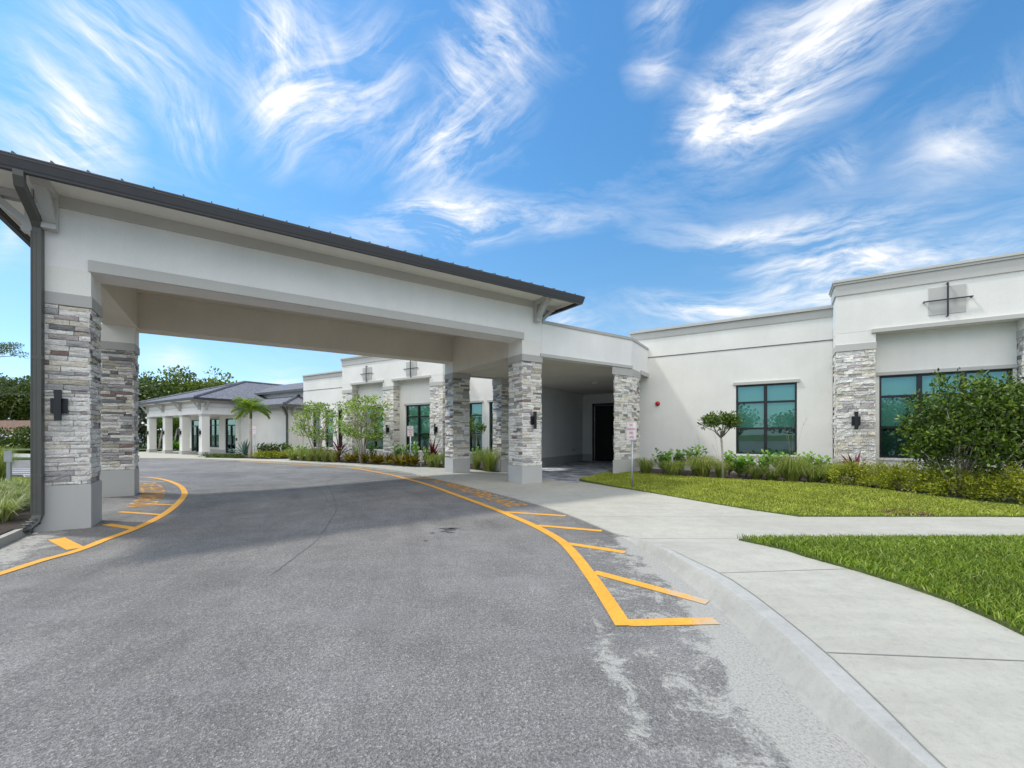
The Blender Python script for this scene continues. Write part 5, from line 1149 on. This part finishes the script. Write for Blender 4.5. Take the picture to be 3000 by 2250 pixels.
# overhanging feathery branch, upper left
x,y=P2(-70,26); tf=thing('feathery_tree','fine-leaved tree whose branch reaches in at the left edge','tree',(x,y,-.2)); m=MB()
m.tube([(0,0,0),(0,0,3.5),(.2,0,6.2)],[.22,.18,.10],8); m.build('trunk',M['bark'],tf); rg=random.Random(9); lf=MB(); br=MB()
for i in range(26):
    p=Vector((rg.uniform(-2.5,2.75),rg.uniform(-.8,.8),0)); p.z=7.15+rg.uniform(-.45,.35)-abs(p.x-.6)*.10; br.tube([Vector((.15,0,5.8)),Vector((p.x*.45,p.y*.4,6.4)),p],[.05,.03,.008],5); cluster(lf,p,(.55,.4,.16),110,.13,.05,rg,up=.1)
for i in range(20):
    p=Vector((rg.uniform(.6,3.1),rg.uniform(-.8,.8),rg.uniform(3.9,5.0))); br.tube([Vector((.1,0,3.4)),Vector((p.x*.5,p.y*.4,4.1)),p],[.04,.025,.008],5); cluster(lf,p,(.45,.4,.16),80,.13,.05,rg,up=.1)
br.build('branches',M['bark'],tf); lf.build('crown',M['leaftree'],tf)
# hedgerow filling the view under the trees
for i,(x0,y0,l) in enumerate([(-48,44,'far hedge below the trees on the far left'),(-36,46,'far hedge seen past the left stone posts'),(-24,50,'far hedge seen through the porch columns'),(-12,60,'far hedge behind the porch building')]):
    t=thing('hedge',l,'hedge',(x0,y0,-.2),0,'hedges below the far trees'); crown('leaves',t,(0,0,1.1),(7.5,1.3,1.5),170,.7,30,.30,.15,'leaftree',1200+i,low=-.9,kind=1)
x,y=P2(20,44); t=thing('hedge','low hedge before the brown-roofed house','hedge',(x-2,y,-.45)); crown('leaves',t,(0,0,.5),(9,.9,.75),170,.35,34,.14,.07,'leafmid',1210,low=-.8,kind=1)
for i,(px,Y,h) in enumerate([(466,41,3.9),(509,42,4.1),(523,43.5,3.5)]):
    x,y=P2(px,Y); t=thing('slender_tree',['thin pale-stemmed tree between the first two porch columns','leaning pale-stemmed tree between the middle porch columns','third pale-stemmed tree behind the middle porch columns'][i],'tree',(x,y,-.2),0,'thin trees behind the porch'); m=MB(); m.tube([(0,0,0),(.1,0,1),(.35,0,2.2)],[.09,.07,.05],7); m.build('trunk',M['barkpale'],t); crown('crown',t,(.3,0,2.6),(1.1,.8,.9),40,.35,24,.22,.11,'leafmid',1230+i,kind=1)
for i,px in enumerate((506,520,535)):
    x,y=P2(px,38.5); strap_plant('agave',['pale agave left of the porch door','middle pale agave behind the porch columns','right pale agave behind the porch columns'][i],(x,y,-.12),.95,30,'leafbright',1250+i,.13,.9,'agaves behind the porch',.85)
# trees across the lot, behind the viewpoint: they are what the windows mirror
for i,(x,y,h) in enumerate([(-30,-74,7.5),(-42,-70,6.8),(-54,-64,8.2),(-63,-54,7.0),(-70,-44,7.8),(-76,-33,6.6),(-80,-22,8.0),(-84,-12,7.2),(-16,-78,7.0),(-86,-2,7.6)]):
    tree('broadleaf_tree','shade tree across the car park, %s in the row mirrored in the windows'%nm[i],(x,y,-.2),h,(6.5,5,3.4),1300+i,'leaftree',60,26,.6,.34,1.5,'trees across the car park',low=-.6)
# ------------------------------------------------------------------ light, sky, camera
SUN=Vector((-.591,.107,1.0)).normalized()      # direction towards the sun
sd=bpy.data.lights.new('sun','SUN'); sd.energy=2.75; sd.angle=R(4.5); sd.color=(1,.955,.88)
so=bpy.data.objects.new('sun',sd); COL.objects.link(so); so.rotation_euler=SUN.to_track_quat('Z','Y').to_euler(); so.location=(-20,5,30)
w=bpy.data.worlds.new('World'); scene.world=w; w.use_nodes=True; nt=w.node_tree; nt.nodes.clear()
out=nt.nodes.new('ShaderNodeOutputWorld'); bg=nt.nodes.new('ShaderNodeBackground'); nt.links.new(bg.outputs[0],out.inputs[0])
sky=nt.nodes.new('ShaderNodeTexSky'); sky.sky_type='NISHITA'; sky.sun_disc=False; sky.sun_elevation=math.asin(SUN.z); sky.sun_rotation=math.atan2(SUN.x,SUN.y); sky.altitude=0; sky.air_density=1.0; sky.dust_density=.6; sky.ozone_density=1.3
SKYK=.13
tc=nt.nodes.new('ShaderNodeTexCoord').outputs['Generated']
sep=nt.nodes.new('ShaderNodeSeparateXYZ'); nt.links.new(tc,sep.inputs[0]); dx,dy,dz=sep.outputs
# stereographic chart of the sky dome
den=math_(nt,'ADD',math_(nt,'ABSOLUTE',dy),1.0); su=math_(nt,'ADD',math_(nt,'DIVIDE',dx,den),math_(nt,'MULTIPLY',math_(nt,'LESS_THAN',dy,0.0),7.0)); sv=math_(nt,'DIVIDE',dz,den)
cb=nt.nodes.new('ShaderNodeCombineXYZ'); nt.links.new(su,cb.inputs[0]); nt.links.new(sv,cb.inputs[1])
_n3=noise
def noise(*a,**k):
    q=_n3(*a,**k); q.noise_dimensions='2D'; return q
def warp(vec,scale,amt,det=4):
    n=noise(nt,vec,scale,det,.6); s_=N(nt,'ShaderNodeVectorMath',operation='SUBTRACT'); nt.links.new(n.outputs['Color'],s_.inputs[0]); s_.inputs[1].default_value=(.5,.5,.5)
    m_=N(nt,'ShaderNodeVectorMath',operation='SCALE'); nt.links.new(s_.outputs[0],m_.inputs[0]); m_.inputs['Scale'].default_value=amt
    a=N(nt,'ShaderNodeVectorMath',operation='ADD'); nt.links.new(vec,a.inputs[0]); nt.links.new(m_.outputs[0],a.inputs[1]); return a.outputs[0]
wv=warp(warp(cb.outputs[0],3.0,.075,1),10,.020,3)
def st(px,py):
    x=(px-1106)*1.3562/FPX; z=(HY-py*1.3562)/FPX; n=math.sqrt(1+x*x+z*z); return (x/n/(1/n+1),z/n/(1/n+1))
FIB={}
def fibres(deg):
    """shared fibre texture running along one of a few headings"""
    k=round(deg/36)%5
    if k not in FIB:
        m2=N(nt,'ShaderNodeMapping',vector_type='TEXTURE'); m2.inputs['Rotation'].default_value=(0,0,R(k*36)); m2.inputs['Scale'].default_value=(.30,.075,1); nt.links.new(wv,m2.inputs[0])
        n=noise(nt,m2.outputs[0],2.4,7,.66,.3); FIB[k]=n.outputs[0]
    return FIB[k]
GR={}
def cloud(p0,p1,wd,amp=1.0):
    """cirrus streak between two sky points, fibres running along it"""
    a=st(*p0);b=st(*p1); L=math.hypot(b[0]-a[0],b[1]-a[1]); ang=math.atan2(b[1]-a[1],b[0]-a[0]); c=((a[0]+b[0])/2,(a[1]+b[1])/2)
    mp=N(nt,'ShaderNodeMapping',vector_type='TEXTURE'); mp.inputs['Location'].default_value=(c[0],c[1],0); mp.inputs['Rotation'].default_value=(0,0,ang); mp.inputs['Scale'].default_value=(L*.60,wd*1.0,1); nt.links.new(wv,mp.inputs[0])
    ln_=N(nt,'ShaderNodeVectorMath',operation='LENGTH'); nt.links.new(mp.outputs[0],ln_.inputs[0])
    body=math_(nt,'MULTIPLY',math_(nt,'SUBTRACT',1.0,ln_.outputs['Value'],clamp=True),amp)
    k=round(math.degrees(ang)/36)%5
    GR[k]=body if k not in GR else math_(nt,'ADD',GR[k],body); fibres(math.degrees(ang))
CL=[((1440,265),(2080,-50),.075,1.35),((1470,262),(1900,60),.035,.8),((1450,275),(1620,165),.04,.6),
((560,372),(700,160),.050,1.0),((600,300),(890,170),.080,.75),((430,30),(700,200),.085,.85),((580,-30),(660,260),.055,.8),((860,405),(1140,190),.050,1.35),((1000,0),(1160,200),.065,.95),((940,40),(1080,260),.05,.6),((700,140),(900,40),.07,.45),
((0,190),(330,360),.090,1.1),((60,330),(350,370),.05,.6),((150,40),(440,220),.042,1.1),((360,170),(480,400),.036,.75),((60,-10),(260,110),.03,.3),
((690,494),(1320,462),.030,1.0),((820,462),(1150,440),.030,.8),((1330,667),(1800,637),.030,.95),((1420,640),(1680,690),.02,.5),
((1370,490),(1960,445),.022,.7),((1700,630),(2300,580),.03,.7),((1540,560),(2200,520),.02,.6),((1520,520),(2300,480),.055,.60),((1600,600),(2300,548),.036,.75),((1960,350),(2250,240),.04,.45),((1780,290),(1880,370),.03,.6),((2060,200),(2250,350),.05,.5),((1310,155),(1460,120),.028,.7),((1310,80),(1460,-20),.045,.6),((0,520),(60,540),.04,.6),((290,740),(430,762),.03,.6),((530,796),(670,791),.014,.9),((1160,690),(1300,702),.02,.8)]
for a,b,wd,amp in CL: cloud(a,b,wd,amp)
tot=None
for k,body in GR.items():
    fb=ramp(nt,FIB[k],[(.38,.04),(.51,.46),(.68,1.15)]).outputs[0]
    f=math_(nt,'MULTIPLY',math_(nt,'POWER',math_(nt,'MINIMUM',body,1.15),1.15),fb)
    tot=f if tot is None else math_(nt,'ADD',tot,f)
# thin general veil everywhere else
vm=N(nt,'ShaderNodeMapping'); vm.inputs['Rotation'].default_value=(0,0,R(-24)); vm.inputs['Scale'].default_value=(1.4,4.6,1); nt.links.new(wv,vm.inputs[0]); vn=noise(nt,vm.outputs[0],1.9,7,.68,.3)
veil=math_(nt,'MULTIPLY',ramp(nt,vn.outputs[0],[(.50,0),(.82,1)]).outputs[0],.26)
tot=math_(nt,'ADD',tot,veil); tot=math_(nt,'MINIMUM',tot,.97)
up=math_(nt,'MULTIPLY',dz,12.0,clamp=True)
# added bright cloud bank, unseen behind the camera, to lift the shaded walls
fill_bank=math_(nt,'MULTIPLY',math_(nt,'SUBTRACT',math_(nt,'MULTIPLY',dy,-1.0),.02),2.2,clamp=True)
fill_bank=math_(nt,'MULTIPLY',fill_bank,math_(nt,'MULTIPLY',math_(nt,'SUBTRACT',dz,.10),3.0,clamp=True))
fill_bank=math_(nt,'MULTIPLY',fill_bank,ramp(nt,vn.outputs[0],[(.30,.45),(.60,1)]).outputs[0]); tot=math_(nt,'MULTIPLY',tot,up)
# sky colour: the Nishita sky, graded
skc=N(nt,'ShaderNodeHueSaturation'); skc.inputs['Saturation'].default_value=1.12; skc.inputs['Value'].default_value=1.0; nt.links.new(sky.outputs[0],skc.inputs['Color'])
cc=N(nt,'ShaderNodeVectorMath',operation='SCALE'); nt.links.new(skc.outputs[0],cc.inputs[0]); cc.inputs['Scale'].default_value=SKYK
grade=mix(nt,1,cc.outputs[0],ramp(nt,dz,[(0,(.80,1.06,1.45)),(.08,(.90,1.12,1.34)),(.25,(.98,1.22,1.24)),(.5,(.84,1.34,1.46)),(1,(.72,1.3,1.55))]).outputs[0],'MULTIPLY')
fin=mix(nt,tot,grade,(.97,.98,1.0)); fin=mix(nt,fill_bank,fin,(2.12,2.04,1.93)); nt.links.new(fin,bg.inputs[0]); w.cycles.sampling_method='MANUAL'; w.cycles.sample_map_resolution=256; bg.inputs[1].default_value=1.12
cam=bpy.data.cameras.new('camera'); cam.sensor_width=36; cam.lens=36*FPX/3000; cam.shift_y=(HY-1125)/3000; cam.clip_end=3000; cam.clip_start=.05
co=bpy.data.objects.new('camera',cam); COL.objects.link(co); co.location=(0,0,EYE); co.rotation_euler=(R(90),0,0); scene.camera=co
scene.render.engine='CYCLES'; scene.view_settings.view_transform='Standard'; scene.view_settings.look='None'; scene.view_settings.exposure=0; scene.render.resolution_x=1024; scene.render.resolution_y=768
scene.cycles.max_bounces=5; scene.cycles.diffuse_bounces=4; scene.cycles.glossy_bounces=3; scene.cycles.transparent_max_bounces=10
